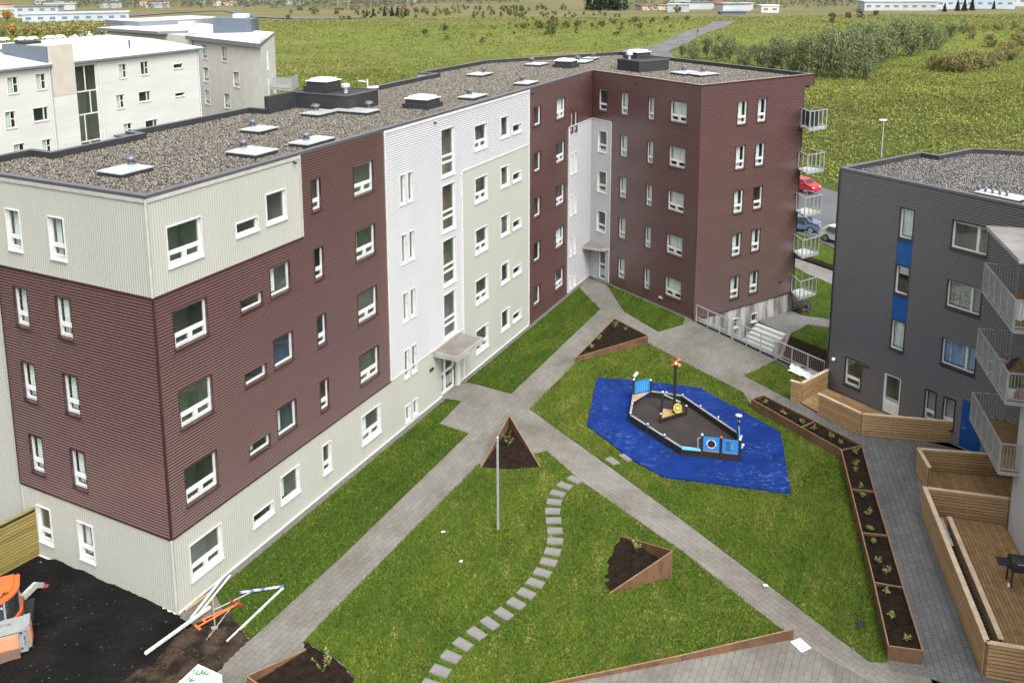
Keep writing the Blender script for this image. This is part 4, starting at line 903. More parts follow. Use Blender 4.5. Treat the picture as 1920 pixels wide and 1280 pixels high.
for nm, poly, n, mt in (('grass', [(20.31, 55.45), (25.2, 53.2), (24, 48), (20.2, 51.3), (18.55, 53.72)], 150, 'grass_blades'), ('grass', [(20.3, 58.3), (20.6, 57.1), (26, 54.65), (30, 60), (25.0, 62.3), (23.2, 66.6), (19.0, 66.6)], 120, 'grass_blades'), ('grass', [(24.5, 69.7), (26.4, 67), (34, 60.5), (28.03, 71.14), (27.31, 73.81), (24, 79)], 90, 'grass_blades')):
    o = grass(nm, poly, n, mt); o.location.z = zl - .01
# pit with retaining walls and the white stairs
pm = MB(); pm.prism(PIT, -3.2, -2.75, 'concrete'); o = pm.build('pit_floor'); o['kind'] = 'structure'
rw = thing('retaining_wall', 'low dark concrete retaining wall along the steel railing above the sunken entrance', 'wall', (12.4, 52.8, -2.7)); m = MB()
for a, b in (((12.42, 52.75), (15.6, 47.4)), ((15.6, 47.4), (17.35, 44.2))):
    a = Vector((*a, -1.62)); b = Vector((*b, -1.62)); m.bar(a, b, .22, 3.3, 'rubber_black')
m.build('wall', rw)
m = MB(); m.bar((18.6, 53.9, -2.1), (15.75, 47.75, -2.1), .2, 1.5, 'brown_flashing'); m.build('side_wall', rw)
st = thing('stairs', 'white concrete steps leading down to the basement behind the railing', 'stairs', (17.9, 54.8, -2.75))
e0, e1 = V2(17.2, 55.75), V2(18.5, 53.95); dn = V2(-.818, -.577)
for k in range(7):
    m = MB(); z = zl - k * .18; a = e0 + dn * (.30 * k); b = e1 + dn * (.30 * k); c = b + dn * .32; d = a + dn * .32
    m.prism([tuple(a), tuple(b), tuple(c), tuple(d)], -2.75, z + (.02 if k == 0 else 0), 'white_concrete'); m.build('step', st)
stones('rubble', [wobble([tuple(FCO.P(9.25, 0, -.2)[:2]), (20.4, 57.25), (21.4, 57.9), (22.0, 59.3), (21.2, 60.2), (20.0, 59.6)], .1)], 38, zl + .08, .13, 'dark_stones', None)
# railing along the edge
rl = [V2(12.38, 52.6), V2(13.95, 49.95), V2(15.62, 47.15), V2(17.33, 44.35)]
for a, b, n, lb, step in ((rl[0], rl[1], 3, 'galvanised railing section beside the corner of the maroon block, above the concrete basement wall', .0), (rl[1], rl[2], 3, 'galvanised railing section in the middle, in front of the white steps', .0), (rl[2], rl[3], 3, 'galvanised railing section with close bars ending at the charcoal block', .12)):
    t = thing('railing', lb, 'railing', (a.x, a.y, 0), group='railings along the retaining wall'); d = (b - a).normalized()
    m = MB(); A3 = lambda p, z: (p.x, p.y, z); a2, b2 = a + d * .06, b - d * .06
    m.bar(A3(a2, 1.12), A3(b2, 1.12), .07, .05, 'galvanised'); m.bar(A3(a2, .18), A3(b2, .18), .05, .05, 'galvanised'); m.build('rail', t)
    for k in range(n + 1):
        p = a2.lerp(b2, k / n); m = MB(); m.bar(A3(p, -.05), A3(p, 1.12), .055, .055, 'galvanised'); m.build('post', t)
    m = MB(); L = (b2 - a2).length; s_ = step or .12
    for k in range(1, int(L / s_)): p = a2 + d * (k * s_); m.bar(A3(p, .18), A3(p, 1.1), .02, .02, 'brown_flashing')
    if step: m.build('balusters', t)
    else:
        g = MB(); g.add([A3(a2, .2), A3(b2, .2), A3(b2, 1.08), A3(a2, 1.08)], [(0, 1, 2, 3)], 'clear_glass'); g.build('glass_infill', t)
    m = MB(); p2 = [a2 + V2(.10, .06), b2 + V2(.10, .06)]; m.bar(A3(p2[0], .30), A3(p2[1], .30), .04, .04, 'white_paint'); m.build('kick_rail', t)
tp_ = thing('plastic_sheet', 'crumpled white plastic sheet lying on the lawn under the railing', 'sheet', (16.55, 45.2, .05), local=True); m = MB(); rr = random.Random(4); G = 9
vs = [(i * .2 - .8 + rr.uniform(-.05, .05), j * .13 - .5 + rr.uniform(-.05, .05) - i * .1 + .4, .03 + abs(rr.gauss(0, .09))) for i in range(G) for j in range(G)]
m.add(vs, [(i * G + j, (i + 1) * G + j, (i + 1) * G + j + 1, i * G + j + 1) for i in range(G - 1) for j in range(G - 1)], 'bag_white'); o = m.build('sheet', tp_); tp_.rotation_euler.z = -.5

# ------------------------------------------------------------------ stepping stones
M('slab_grey', (.215, .205, .195), .85, c2=(.17, .163, .155), ns=3, fine=.2, fscale=30)
M('slab_edge', (.05, .045, .035), .9)
def slab(i, c, ang, label, group):
    t = thing('stepping_stone', label, 'paving stone', (c[0], c[1], .02), ang, group, True); m = MB()
    w, d = .31, .195; j = random.Random(i).uniform(-.012, .012)
    m.hexa([(-w, -d, 0), (w, -d, 0), (w, d, 0), (-w, d, 0), (-w + .01, -d + .01, .075 + j), (w - .01, -d + .01, .075), (w - .01, d - .01, .075 - j), (-w + .01, d - .01, .075)], 'slab_grey')
    m.build('slab', t)
for i, c in enumerate(SS):
    p = SS[max(0, i - 1)]; q = SS[min(len(SS) - 1, i + 1)]; a = math.atan2(q[1] - p[1], q[0] - p[0]) + math.pi / 2
    nm = 'topmost grey stone' if i == 0 else 'lowest grey stone, cut by the picture edge,' if i == len(SS) - 1 else ORD[i] + ' grey stone from the top'
    slab(i, c, a, f'{nm} of the curving trail across the lawn', 'stepping stones across the lawn')
slab(40, (5.18, 36.63), math.radians(-58), 'flat paving stone in the grass nearer the diagonal path, left of the blue surface', 'stones by the blue surface')
slab(41, (5.84, 36.92), math.radians(-58), 'flat paving stone touching the edge of the blue safety surface', 'stones by the blue surface')
# ------------------------------------------------------------------ corten planters
def steel(m, a, b, za, zb, zlo=-.1, th=.03):
    """an upright sheet from a to b whose top runs from za to zb"""
    a = V2(*a); b = V2(*b); d = (b - a).normalized(); n = V2(-d.y, d.x) * (th / 2)
    m.hexa([(*(a - n), zlo), (*(b - n), zlo), (*(b + n), zlo), (*(a + n), zlo), (*(a - n), za), (*(b - n), zb), (*(b + n), zb), (*(a + n), za)], 'corten')
    e = V2(-d.y, d.x) * (th / 2 + .006)
    m.hexa([(*(a - e), za), (*(b - e), zb), (*(b + e), zb), (*(a + e), za), (*(a - e), za + .012), (*(b - e), zb + .012), (*(b + e), zb + .012), (*(a + e), za + .012)], 'corten_edge')
def soilbed(name, parent, poly, zf, amp=.03, cell=.12, seed=0, free=False):
    if free:     # an open bed: its rim runs out into the ground
        p = np.array(poly); lo = p.min(0) - .1; hi = p.max(0) + .1; c_ = .07; nx = int((hi[0] - lo[0]) / c_) + 2; ny = int((hi[1] - lo[1]) / c_) + 2
        gx, gy = np.meshgrid(lo[0] + np.arange(nx) * c_, lo[1] + np.arange(ny) * c_, indexing='ij'); q = np.stack([gx.ravel(), gy.ravel()], 1); ins = inside(q, poly); m = MB()
        vs = [(a, b, zf(a, b) + amp * noise.fractal(Vector((a * 3.1, b * 3.1, seed)), 1, 2, 3) if k else -.05) for (a, b), k in zip(q, ins)]
        fs = [(i * ny + j, (i + 1) * ny + j, (i + 1) * ny + j + 1, i * ny + j + 1) for i in range(nx - 1) for j in range(ny - 1)]
        m.add(vs, [f for f in fs if any(ins[k] for k in f)], 'soil'); return m.build(name, parent)
    p = np.array(poly); lo = p.min(0); hi = p.max(0); nx = int((hi[0] - lo[0]) / cell) + 2; ny = int((hi[1] - lo[1]) / cell) + 2
    pts = []; 
    m = MB(); r = random.Random(seed)
    for i in range(nx):
        for j in range(ny):
            c = [(lo[0] + (i + a) * cell, lo[1] + (j + b) * cell) for a, b in ((0, 0), (1, 0), (1, 1), (0, 1))]
            q = c
            ins = inside(np.array(c), poly)
            if not ins.any(): continue
            if not ins.all():
                q = c
                for k in range(len(poly)):     # trim the cell to the (convex) bed
                    ax, ay = poly[k]; bx, by = poly[(k + 1) % len(poly)]; nx_, ny_ = by - ay, -(bx - ax); s = 1 if area(poly) > 0 else -1
                    q = clip(q, (nx_ * s, ny_ * s), (nx_ * ax + ny_ * ay) * s)
                    if len(q) < 3: break
                if len(q) < 3: continue
            vs = [(x, y, zf(x, y) + amp * noise.fractal(Vector((x * 3.1, y * 3.1, seed)), 1, 2, 3)) for x, y in q]
            m.add(vs, [tuple(range(len(vs)))], 'soil')
    return m.build(name, parent)
def area(p): return sum(p[i][0] * p[(i + 1) % len(p)][1] - p[(i + 1) % len(p)][0] * p[i][1] for i in range(len(p))) / 2
def interp(pts):   # plane through three points
    (x0, y0, z0), (x1, y1, z1), (x2, y2, z2) = pts; a = np.array([[x0, y0, 1], [x1, y1, 1], [x2, y2, 1]]); c = np.linalg.solve(a, [z0, z1, z2]); return lambda x, y: float(c[0] * x + c[1] * y + c[2])
pl1 = thing('planter', 'low triangular rusty steel planter at the fork of the paths near the inner corner', 'planter', (7.46, 52.98, 0))
m = MB(); steel(m, (4.54, 46.94), (8.89, 49.3), .30, .52); m.build('front_panel', pl1)
m = MB(); steel(m, (8.90, 49.32), (7.46, 52.98), .52, .10); steel(m, (7.44, 52.98), (4.54, 46.96), .10, .30); m.build('side_panel', pl1)
soilbed('soil', pl1, [(4.6, 47.02), (8.85, 49.34), (7.45, 52.9)], interp([(4.6, 47, .27), (8.85, 49.3, .40), (7.45, 52.9, .08)]), seed=1)
pl2 = thing('planter', 'V-shaped rusty steel planter with its high point at the path crossing, behind the thin pole', 'planter', (.69, 39.2, 0))
m = MB(); steel(m, (.69, 39.3), (-.62, 36.15), .86, .05); m.build('side_panel', pl2); m = MB(); steel(m, (.70, 39.3), (1.99, 36.2), .86, .05); m.build('side_panel', pl2)
soilbed('soil', pl2, [(-.6, 36.2), (.1, 35.98), (.9, 35.95), (1.97, 36.22), (.69, 39.2)], interp([(-.6, 36.2, .03), (1.97, 36.22, .03), (.69, 39.2, .30)]), seed=2)
pl3 = thing('planter', 'wedge-shaped rusty steel planter filled with bare soil in the lawn beside the diagonal path', 'planter', (6.24, 28.95, 0))
m = MB(); steel(m, (6.30, 28.97), (4.80, 31.27), 1.06, .08); m.build('side_panel', pl3); m = MB(); steel(m, (6.30, 28.95), (3.97, 28.08), 1.06, .06); m.build('side_panel', pl3)
soilbed('soil', pl3, [(4.85, 31.17), (6.22, 28.98), (4.05, 28.15), (3.62, 28.85), (3.7, 29.5), (4.1, 30.2)], interp([(4.85, 31.2, .12), (4.05, 28.1, .12), (6.24, 28.98, .58)]), amp=.06, seed=3, free=True)
pl4 = thing('planter', 'rusty steel wedge planter with dark soil at the bottom edge of the picture', 'planter', (-7.3, 24.0, 0))
m = MB(); steel(m, (-7.52, 23.98), (-6.05, 25.55), .46, .03); m.build('side_panel', pl4); m = MB(); steel(m, (-7.52, 23.95), (-4.9, 22.3), .46, .10); m.build('side_panel', pl4)
soilbed('soil', pl4, [(-7.45, 23.98), (-6.1, 25.48), (-6.25, 25.95), (-4.95, 25.05), (-4.3, 24.25), (-5.0, 22.5)], interp([(-7.45, 23.98, .16), (-6.1, 25.5, .06), (-4.3, 24.2, .06)]), seed=4, free=True)
ed = thing('lawn_edging', 'rusty steel edging strip between the triangular lawn and the lower paving', 'edging', (9.65, 25.9, 0)); m = MB()
steel(m, (9.66, 25.93), (5.88, 25.02), .36, .20); steel(m, (5.87, 25.02), (2.28, 24.18), .20, .12); steel(m, (2.27, 24.18), (-1.5, 23.2), .12, .08); m.build('strip', ed)
LPL = [(12.68, 41.5), (14.18, 38.74), (15.29, 36.74), (14.55, 33.73), (13.82, 30.82), (13.12, 28.02), (12.32, 25.0)]
LPR = [(13.38, 41.93), (15.01, 39.32), (16.35, 37.11), (15.42, 33.53), (14.72, 30.64), (14.0, 27.76), (13.3, 24.8)]
lp = thing('long_planter', 'long bent rusty steel planter in six compartments between lawn and service path', 'planter', (12.68, 41.5, 0))
for i in range(6):
    m = MB(); steel(m, LPL[i], LPL[i + 1], .5, .5); m.build('outer_panel', lp); m = MB(); steel(m, LPR[i], LPR[i + 1], .5, .5); m.build('inner_panel', lp)
    m = MB(); steel(m, LPL[i + 1], LPR[i + 1], .5 if i == 5 else .47, .5 if i == 5 else .47); m.build('divider' if i < 5 else 'end_panel', lp)
    soilbed('soil', lp, [LPL[i], LPR[i], LPR[i + 1], LPL[i + 1]], lambda x, y: .40, .07, .08, 10 + i)
m = MB(); steel(m, LPL[0], LPR[0], .5, .5); m.build('end_panel', lp)
sheet('gravel_edge', [(12.3, 25.0), (13.25, 24.75), (13.5, 24.55), (13.6, 24.2), (12.2, 24.55)], .01, 'gravel_strip', -.1)
# young shrubs
def sapling(i, p, z, s, label, group):
    t = thing('young_shrub', label, 'shrub', (p[0], p[1], z), i * 1.7, group, True); r = random.Random(i); m = MB(); l = MB()
    for k in range(r.randint(4, 6)):
        a = r.uniform(0, 6.28); e = Vector((math.cos(a) * s * .45 * r.uniform(.5, 1), math.sin(a) * s * .45 * r.uniform(.5, 1), s * r.uniform(.55, 1)))
        m.tube((0, 0, -.03), e, .008, 'stem', 5)
        for q in range(9):
            c = e * r.uniform(.35, 1.05) + Vector((r.gauss(0, .035), r.gauss(0, .035), r.gauss(0, .02))); b = r.uniform(0, 6.28); w = r.uniform(.03, .055)
            u = Vector((math.cos(b), math.sin(b), r.uniform(-.3, .6))) * w; v = Vector((-math.sin(b), math.cos(b), r.uniform(-.3, .3))) * w * .55
            l.add([c - u, c + v, c + u, c - v], [(0, 1, 2, 3)], 'sapling_leaves')
    m.build('stem', t); l.build('leaves', t)
GP = 'young shrubs in the steel planters'; n = 0
rp = random.Random(9)
for i in range(6):
    a0, a1, b0, b1 = [V2(*q) for q in (LPL[i], LPL[i + 1], LPR[i], LPR[i + 1])]; cnt = [3, 3, 4, 3, 3, 3][i]
    for k in range(cnt):
        f = (k + .55) / cnt + rp.uniform(-.09, .09); q = a0.lerp(a1, f).lerp(b0.lerp(b1, f), .5 + rp.uniform(-.16, .16))
        sapling(n, q, .42, rp.uniform(.18, .36), f'small shrub, {ORD[k]} from the far end in the {ORD[i]} compartment of the long planter', GP); n += 1
for k, (q, z, s, lb) in enumerate([((7.25, 51.2), .2, .5, 'leafy shrub at the back of the low triangular planter near the inner corner'), ((7.75, 50.6), .26, .4, 'leafy shrub on the right of the low triangular planter near the inner corner'), ((6.0, 49.1), .3, .38, 'thin shrub in the middle of the low triangular planter near the inner corner'), ((5.5, 48.0), .3, .3, 'thin shrub on the left of the low triangular planter near the inner corner'),
    ((.62, 37.75), .2, .62, 'pale leafy shrub inside the V-shaped planter at the path crossing'), ((5.2, 30.0), .3, .5, 'sparse young shrub inside the wedge planter beside the diagonal path'), ((-5.35, 24.55), .1, .7, 'tall thin shrub in the dark soil of the bottom planter')]):
    sapling(60 + k, q, z, s, lb, GP)
pole = thing('lamp_pole', 'thin pale grey pole standing alone in the triangular lawn', 'pole', (.11, 31.8, 0), local=True); m = MB(); m.tube((0, 0, 0), (0, 0, 3.86), .055, 'galvanised', 12, .045); m.build('shaft', pole); m = MB(); m.lathe([(.05, 3.86), (.055, 3.90), (.02, 3.93)], 'galvanised', 12); m.build('cap', pole)
for i, (q, w, h, mt, lb, rz) in enumerate([((-2.0, 31.59), .16, .08, 'bag_white', 'scrap of white paper on the lawn, left of the pole and farther up', .4), ((-1.25, 29.82), .13, .09, 'bag_white', 'scrap of white paper on the lawn below the pole', 1.0), ((9.81, 25.64), .42, .5, 'bag_white', 'white sheet with printed lines lying on the paving at the lawn corner', .45), ((9.5, 28.4), .16, .12, 'bag_white', 'scrap of white paper on the lawn right of the diagonal path', .2)]):
    t = thing('paper_scrap', lb, 'litter', (q[0], q[1], .085 if i != 2 else .012), rz, None, True); m = MB(); m.hexa([(-w / 2, -h / 2, 0), (w / 2, -h / 2, .004), (w / 2, h / 2, 0), (-w / 2, h / 2, .01), (-w / 2, -h / 2, .006), (w / 2, -h / 2, .01), (w / 2, h / 2, .006), (-w / 2, h / 2, .016)], mt); m.build('sheet', t)
    if i == 2:
        m = MB()
        for k in range(5): m.box(-.15, .15, -.18 + k * .08, -.16 + k * .08, .016, .018, 'grey_flashing')
        m.build('print', t)
t = thing('cloth_scrap', 'dark blue rag lying in the grass beside the long planter', 'rag', (12.05, 26.42, .08), .5, None, True); m = MB(); m.add([(-.16, -.08, .02), (0, -.1, .09), (.17, -.05, .02), (-.12, .08, .03), (.02, .09, .11), (.2, .13, .02)], [(0, 1, 4, 3), (1, 2, 5, 4)], 'cloth_dark'); m.build('fabric', t)
# ------------------------------------------------------------------ wooden fences and decks
def board_wall(mb, a, b, h, mat, z0=.03, bh=.130, th=.03, seed=0, gap=.034):
    a = V2(*a); b = V2(*b); L = (b - a).length; d = (b - a) / L; n = V2(-d.y, d.x) * (th / 2); r = random.Random(seed); z = z0
    while z + bh <= h + .02:
        s = 0
        while s < L - .01:
            e = min(L, s + r.uniform(1.6, 3.4)); e = L if L - e < .5 else e
            p, q = a + d * (s + .004), a + d * (e - .004)
            m4 = [p - n, q - n, q + n, p + n]
            mb.hexa([(*k, z) for k in m4] + [(*k, z + bh - gap) for k in m4], mat); s = e
        z += bh
    return z
def fence(name, label, runs, h, mat, capm, seed=0, th=.05, double=True, capw=.15):
    a0 = runs[0][0]; t = thing(name, label, 'fence', (a0[0], a0[1], 0))
    for i, (a, b) in enumerate(runs):
        m = MB(); va, vb = V2(*a), V2(*b); d = (vb - va).normalized(); n = V2(-d.y, d.x) * .045
        ztop = board_wall(m, va - n, vb - n, h, mat, seed=seed + i)
        if double: board_wall(m, va + n, vb + n, h, mat, seed=seed + 7 + i)
        m.build('board_panel', t)
        k_ = MB(); k_.bar((*(va + d * .02), ztop * .5 + .01), (*(vb - d * .02), ztop * .5 + .01), .02, ztop - .06, 'rubber_black'); k_.build('gap_shade_sheet', t)  # black sheet added between the boards; its colour stands in for shade in the gaps
        c = MB(); c.bar((*(va - d * .05), ztop + .012), (*(vb + d * .05), ztop + .012), capw, .035, capm); c.build('cap_rail', t)
        k = max(1, round((vb - va).length / 1.6)); p = MB()
        for j in range(k + 1):
            q = va.lerp(vb, j / k); q = q + d * (.05 if j == 0 else -.05 if j == k else 0); p = MB(); p.box(q.x - .028, q.x + .028, q.y - .028, q.y + .028, 0, ztop - .01, mat); p.build('post', t)
    return t
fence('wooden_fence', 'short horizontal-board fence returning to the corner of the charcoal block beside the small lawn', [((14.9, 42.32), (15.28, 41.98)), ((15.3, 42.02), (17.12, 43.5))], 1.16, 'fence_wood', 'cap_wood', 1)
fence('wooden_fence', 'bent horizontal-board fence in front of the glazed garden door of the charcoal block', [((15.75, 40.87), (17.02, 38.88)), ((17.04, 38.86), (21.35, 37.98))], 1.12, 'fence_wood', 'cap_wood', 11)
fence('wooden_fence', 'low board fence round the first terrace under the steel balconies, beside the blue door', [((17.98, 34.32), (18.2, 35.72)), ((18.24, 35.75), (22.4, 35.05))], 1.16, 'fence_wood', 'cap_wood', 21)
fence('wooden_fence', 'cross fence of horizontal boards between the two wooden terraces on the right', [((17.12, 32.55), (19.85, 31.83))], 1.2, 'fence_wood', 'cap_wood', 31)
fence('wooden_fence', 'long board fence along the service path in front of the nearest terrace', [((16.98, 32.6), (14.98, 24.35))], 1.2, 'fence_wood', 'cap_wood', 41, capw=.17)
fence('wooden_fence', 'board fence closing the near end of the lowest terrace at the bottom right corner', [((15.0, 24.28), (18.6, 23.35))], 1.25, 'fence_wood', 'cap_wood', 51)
fence('wooden_fence', 'narrow inner board rail beside the grated light well on the nearest terrace', [((17.18, 31.0), (15.66, 24.75))], .92, 'fence_wood', 'cap_wood', 61, capw=.17)
gr = thing('window_well', 'narrow light well with black grate bars between the long fence and the inner rail', 'light well', (16.2, 29, 0)); m = MB()
a, b = V2(16.86, 31.3), V2(15.28, 24.75); d = (b - a).normalized(); nn = V2(-d.y, d.x)
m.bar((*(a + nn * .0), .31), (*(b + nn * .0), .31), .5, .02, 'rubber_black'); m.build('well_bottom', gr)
m = MB()
for k in range(26):
    p = a + d * (1.9 + k * .185); m.bar((*(p - nn * .22), .70), (*(p + nn * .22), .70), .06, .05, 'black_metal')
    m.bar((*(p - nn * .22 + d * .09), .60), (*(p + nn * .22 + d * .09), .60), .05, .03, 'grey_flashing')
m.build('grate', gr); m = MB(); m.bar((*a, .75), (*(a + d * 1.7), .75), .40, .02, 'sheet_metal'); m.build('glass_cover', gr)
def deck(label, poly, ang, z, mat='deck_wood', bw=.125):
    t = thing('timber_deck', label, 'deck', (poly[0][0], poly[0][1], 0)); m = MB(); nx, ny = -math.sin(ang), math.cos(ang)
    ds = [p[0] * nx + p[1] * ny for p in poly]; k = min(ds); r = random.Random(3)
    while k < max(ds):
        q = clip(clip(poly, (nx, ny), k + bw - .012), (-nx, -ny), -k)
        if len(q) > 2: m.prism(q, z - .03, z + r.uniform(-.003, .003), mat)
        k += bw
    m.build('boards', t); s = MB(); s.prism(poly, .005, z - .034, 'black_metal'); s.build('frame', t); return t
deck('timber deck in front of the glazed garden door of the charcoal block', [(15.28, 42.0), (17.1, 43.5), (21.3, 37.3), (21.1, 38.0), (17.06, 38.98), (15.8, 40.92)], math.atan2(dJ.y, dJ.x), .09)
deck('timber deck of the first terrace beneath the steel balconies', [(18.0, 34.3), (18.25, 35.65), (22.3, 34.95), (21.25, 31.3), (19.72, 31.55), (19.72, 31.9), (17.15, 32.65)], math.atan2(wS.y, wS.x), .10)
deck('timber deck of the nearest terrace with the barbecue on it', [(17.1, 32.45), (19.68, 31.78), (19.68, 31.35), (17.7, 23.65), (15.05, 24.32)], math.atan2(wS.y, wS.x), .10)
bq = thing('barbecue', 'black wheeled gas barbecue on the nearest timber deck by the white wall', 'barbecue', (18.35, 28.35, .10), math.radians(-14), None, True)
m = MB(); m.box(-.35, .35, -.28, .28, .62, .86, 'black_metal'); m.build('firebox', bq)
m = MB(); m.lathe([(.10, 0)], 'black_metal') if False else None
q = [(-.35, .28 * math.cos(a), .86 + .24 * math.sin(a)) for a in np.linspace(0, math.pi, 9)]; k = len(q)
m.add(q + [(.35, y, z) for _, y, z in q], [(i, i + 1, k + i + 1, k + i) for i in range(k - 1)] + [tuple(range(k)), tuple(range(2 * k - 1, k - 1, -1))], 'black_metal'); m.build('lid', bq)
m = MB(); m.bar((-.2, -.33, .98), (.2, -.33, .98), .025, .025, 'galvanised'); m.build('handle', bq)
for s in (-1, 1):
    m = MB(); m.box(min(s * .37, s * .75), max(s * .37, s * .75), -.22, .22, .80, .84, 'black_metal'); m.build('side_shelf', bq)
    for yy in (-.24, .24): m = MB(); m.bar((s * .32, yy, .0), (s * .30, yy, .62), .05, .05, 'black_metal'); m.build('leg', bq)
    m = MB(); m.tube((s * .36, -.24, .08), (s * .42, -.24, .08), .08, 'lid_white', 12); m.build('wheel', bq)
lf = thing('wooden_fence', 'greenish treated board fence meeting the beige end wall behind the orange machine', 'fence', (-17.2, 30.3, 0))
m = MB(); fa, fb = V2(-17.0, 30.42), V2(-19.8, 26.45); board_wall(m, fa, fb, 1.92, 'green_wood', .04, .128, .03, 77); m.build('board_panel', lf); m = MB(); m.bar((*(fa + V2(-.03, .02)), .97), (*(fb + V2(-.03, .02)), .97), .02, 1.85, 'rubber_black'); m.build('gap_shade_sheet', lf)  # black sheet added behind the boards, so the gaps look shaded by its colour
m = MB(); m.bar((*fa, 1.96), (*fb, 1.96), .10, .05, 'green_wood'); m.build('cap_rail', lf)
for k in range(4):
    p = fa.lerp(fb, k / 3) + V2(-.06, .04); m = MB(); m.box(p.x - .045, p.x + .045, p.y - .045, p.y + .045, 0, 1.9, 'green_wood'); m.build('post', lf)
# ------------------------------------------------------------------ the play ship
zs = .118
sp = thing('play_ship', 'wooden ship-shaped climbing frame with mast and light blue panels on the blue surface', 'playground ship', (8.65, 40.43, zs))
HULL = [(6.95, 42.06), (6.48, 39.99), (8.27, 37.04), (10.73, 36.46), (11.13, 38.2), (9.36, 41.9), (7.86, 42.43)]
m = MB(); m.prism(HULL, zs, zs + .06, 'deck_grit'); m.build('deck', sp)
m = MB()
runs = [(0, 1), (1, 2), (4, 5), (5, 6)]
def hull_wall(a, b, z1=.36):
    a, b = V2(*a), V2(*b); m.bar((*a, zs + z1 / 2), (*b, zs + z1 / 2), .06, z1, 'play_dark'); m.bar((*a, zs + z1 + .02), (*b, zs + z1 + .02), .10, .035, 'galvanised')
for i, j in runs: hull_wall(HULL[i], HULL[j])
m.build('hull_side', sp)
m = MB(); a, b = V2(*HULL[2]), V2(*HULL[3]); m.bar((*a, zs + .16), (*b, zs + .16), .08, .32, 'play_dark'); m.bar((*V2(*HULL[3]), zs + .16), (*V2(*HULL[4]), zs + .16), .06, .3, 'play_dark'); m.build('stern', sp)
def ppost(p, h, cap='lid_white', z=zs):
    m = MB(); m.box(p[0] - .05, p[0] + .05, p[1] - .05, p[1] + .05, z, z + h, 'play_dark'); o = m.build('post', sp)
    c = MB(); c.lathe([(.05, h), (.06, h + .03), (.03, h + .07)], cap, 10, (p[0], p[1], z)); link(bpy.data.objects.new('post_cap', c.mesh('post_cap')), o)
for p, h, c in [(p_, h_, 'galvanised' if h_ < .6 else c_) for p_, h_, c_ in [((6.95, 42.06), 1.16, 'lid_white'), ((7.86, 42.43), .95, 'lid_white'), ((6.48, 39.99), .45, 'lid_white'), ((6.72, 41.0), .42, 'lid_white'), ((7.12, 38.93), .45, 'lid_white'), ((7.72, 37.94), .45, 'lid_white'), ((9.15, 36.83), 1.05, 'lid_white'), ((9.95, 36.64), 1.03, 'play_orange'), ((10.73, 36.46), 1.02, 'lid_white'),
    ((11.13, 38.2), .95, 'lid_white'), ((10.98, 37.4), .5, 'lid_white'), ((10.57, 39.6), .42, 'lid_white'), ((9.98, 40.72), .42, 'lid_white'), ((9.36, 41.9), .42, 'lid_white'), ((8.6, 42.17), .42, 'lid_white'), ((7.89, 39.8), .50, 'lid_white'), ((8.17, 40.92), 1.05, 'lid_white'), ((9.26, 40.54), .52, 'lid_white')]]: ppost(p, h, c)
def panel(a, b, z0, z1, kind):
    a, b = V2(*a), V2(*b); d = (b - a).normalized(); n = V2(d.y, -d.x); a, b = a + d * .06, b - d * .06; m = MB()
    m.bar((*a, zs + (z0 + z1) / 2), (*b, zs + (z0 + z1) / 2), .03, z1 - z0, 'play_blue'); o = m.build('blue_panel', sp); c = a.lerp(b, .5) ; zc = zs + (z0 + z1) / 2
    q = MB(); L = (b - a).length; X = lambda s, z, k=.03: (*(a + d * s + n * k), z)
    if kind == 'ring':
        for r0, r1, mt, k in ((.17, .21, 'lid_white', .022), (0.001, .165, 'play_dark', .020)):
            vs = []; 
            for i in range(24): an = i / 24 * 2 * math.pi; vs += [X(L / 2 + r0 * math.cos(an), zc + r0 * math.sin(an), k), X(L / 2 + r1 * math.cos(an), zc + r1 * math.sin(an), k)]
            q.add(vs, [(2 * i, 2 * i + 1, (2 * i + 3) % 48, (2 * i + 2) % 48) for i in range(24)], mt)
        for an in (90, 210, 330): an = math.radians(an); q.bar(X(L / 2 + .15 * math.cos(an), zc + .15 * math.sin(an), .026), X(L / 2 + .22 * math.cos(an), zc + .22 * math.sin(an), .026), .02, .05, 'play_red', (d.x, d.y, 0))
    elif kind == 'slots':
        for i, (l, r) in enumerate(((.2, .62), (.22, .5), (.2, .66), (.24, .52), (.2, .6))): q.bar(X(L * l, zc + .17 - i * .085, .018), X(L * r, zc + .17 - i * .085, .018), .012, .03, 'play_dark')
        for i in range(3): q.bar(X(L * .52, zc + .13 - i * .11, .02), X(L * .66, zc + .13 - i * .11, .02), .014, .05, 'play_wood')
    else:
        for i in range(5): q.bar(X(L * (.2 + i * .15), zc - .2, .02), X(L * (.2 + i * .15), zc + .2, .02), .012, .03, 'play_light_blue', (d.x, d.y, 0))
    link(bpy.data.objects.new('panel_detail', q.mesh('panel_detail')), o)
panel((9.15, 36.83), (9.95, 36.64), .38, 1.0, 'ring'); panel((9.95, 36.64), (10.73, 36.46), .34, .98, 'slots'); panel((6.95, 42.06), (7.86, 42.43), .42, 1.05, 'bars')
m = MB(); m.bar((9.15, 36.86, zs + .30), (10.73, 36.49, zs + .30), .10, .06, 'play_wood'); m.prism([(6.98, 42.0), (7.8, 42.33), (6.78, 41.2)], zs + .37, zs + .41, 'play_wood'); m.build('bench_board', sp)
m = MB(); m.prism([(8.28, 37.12), (9.1, 36.92), (9.1, 36.72), (8.30, 36.88)], zs + .33, zs + .38, 'play_light_blue'); m.build('seat', sp)
m = MB(); m.bar((7.89, 39.8, zs + .2), (9.26, 40.54, zs + .2), .06, .12, 'play_dark'); m.prism([(7.95, 39.85), (9.2, 40.5), (8.2, 40.86)], zs + .20, zs + .25, 'play_wood'); m.build('raised_platform', sp)
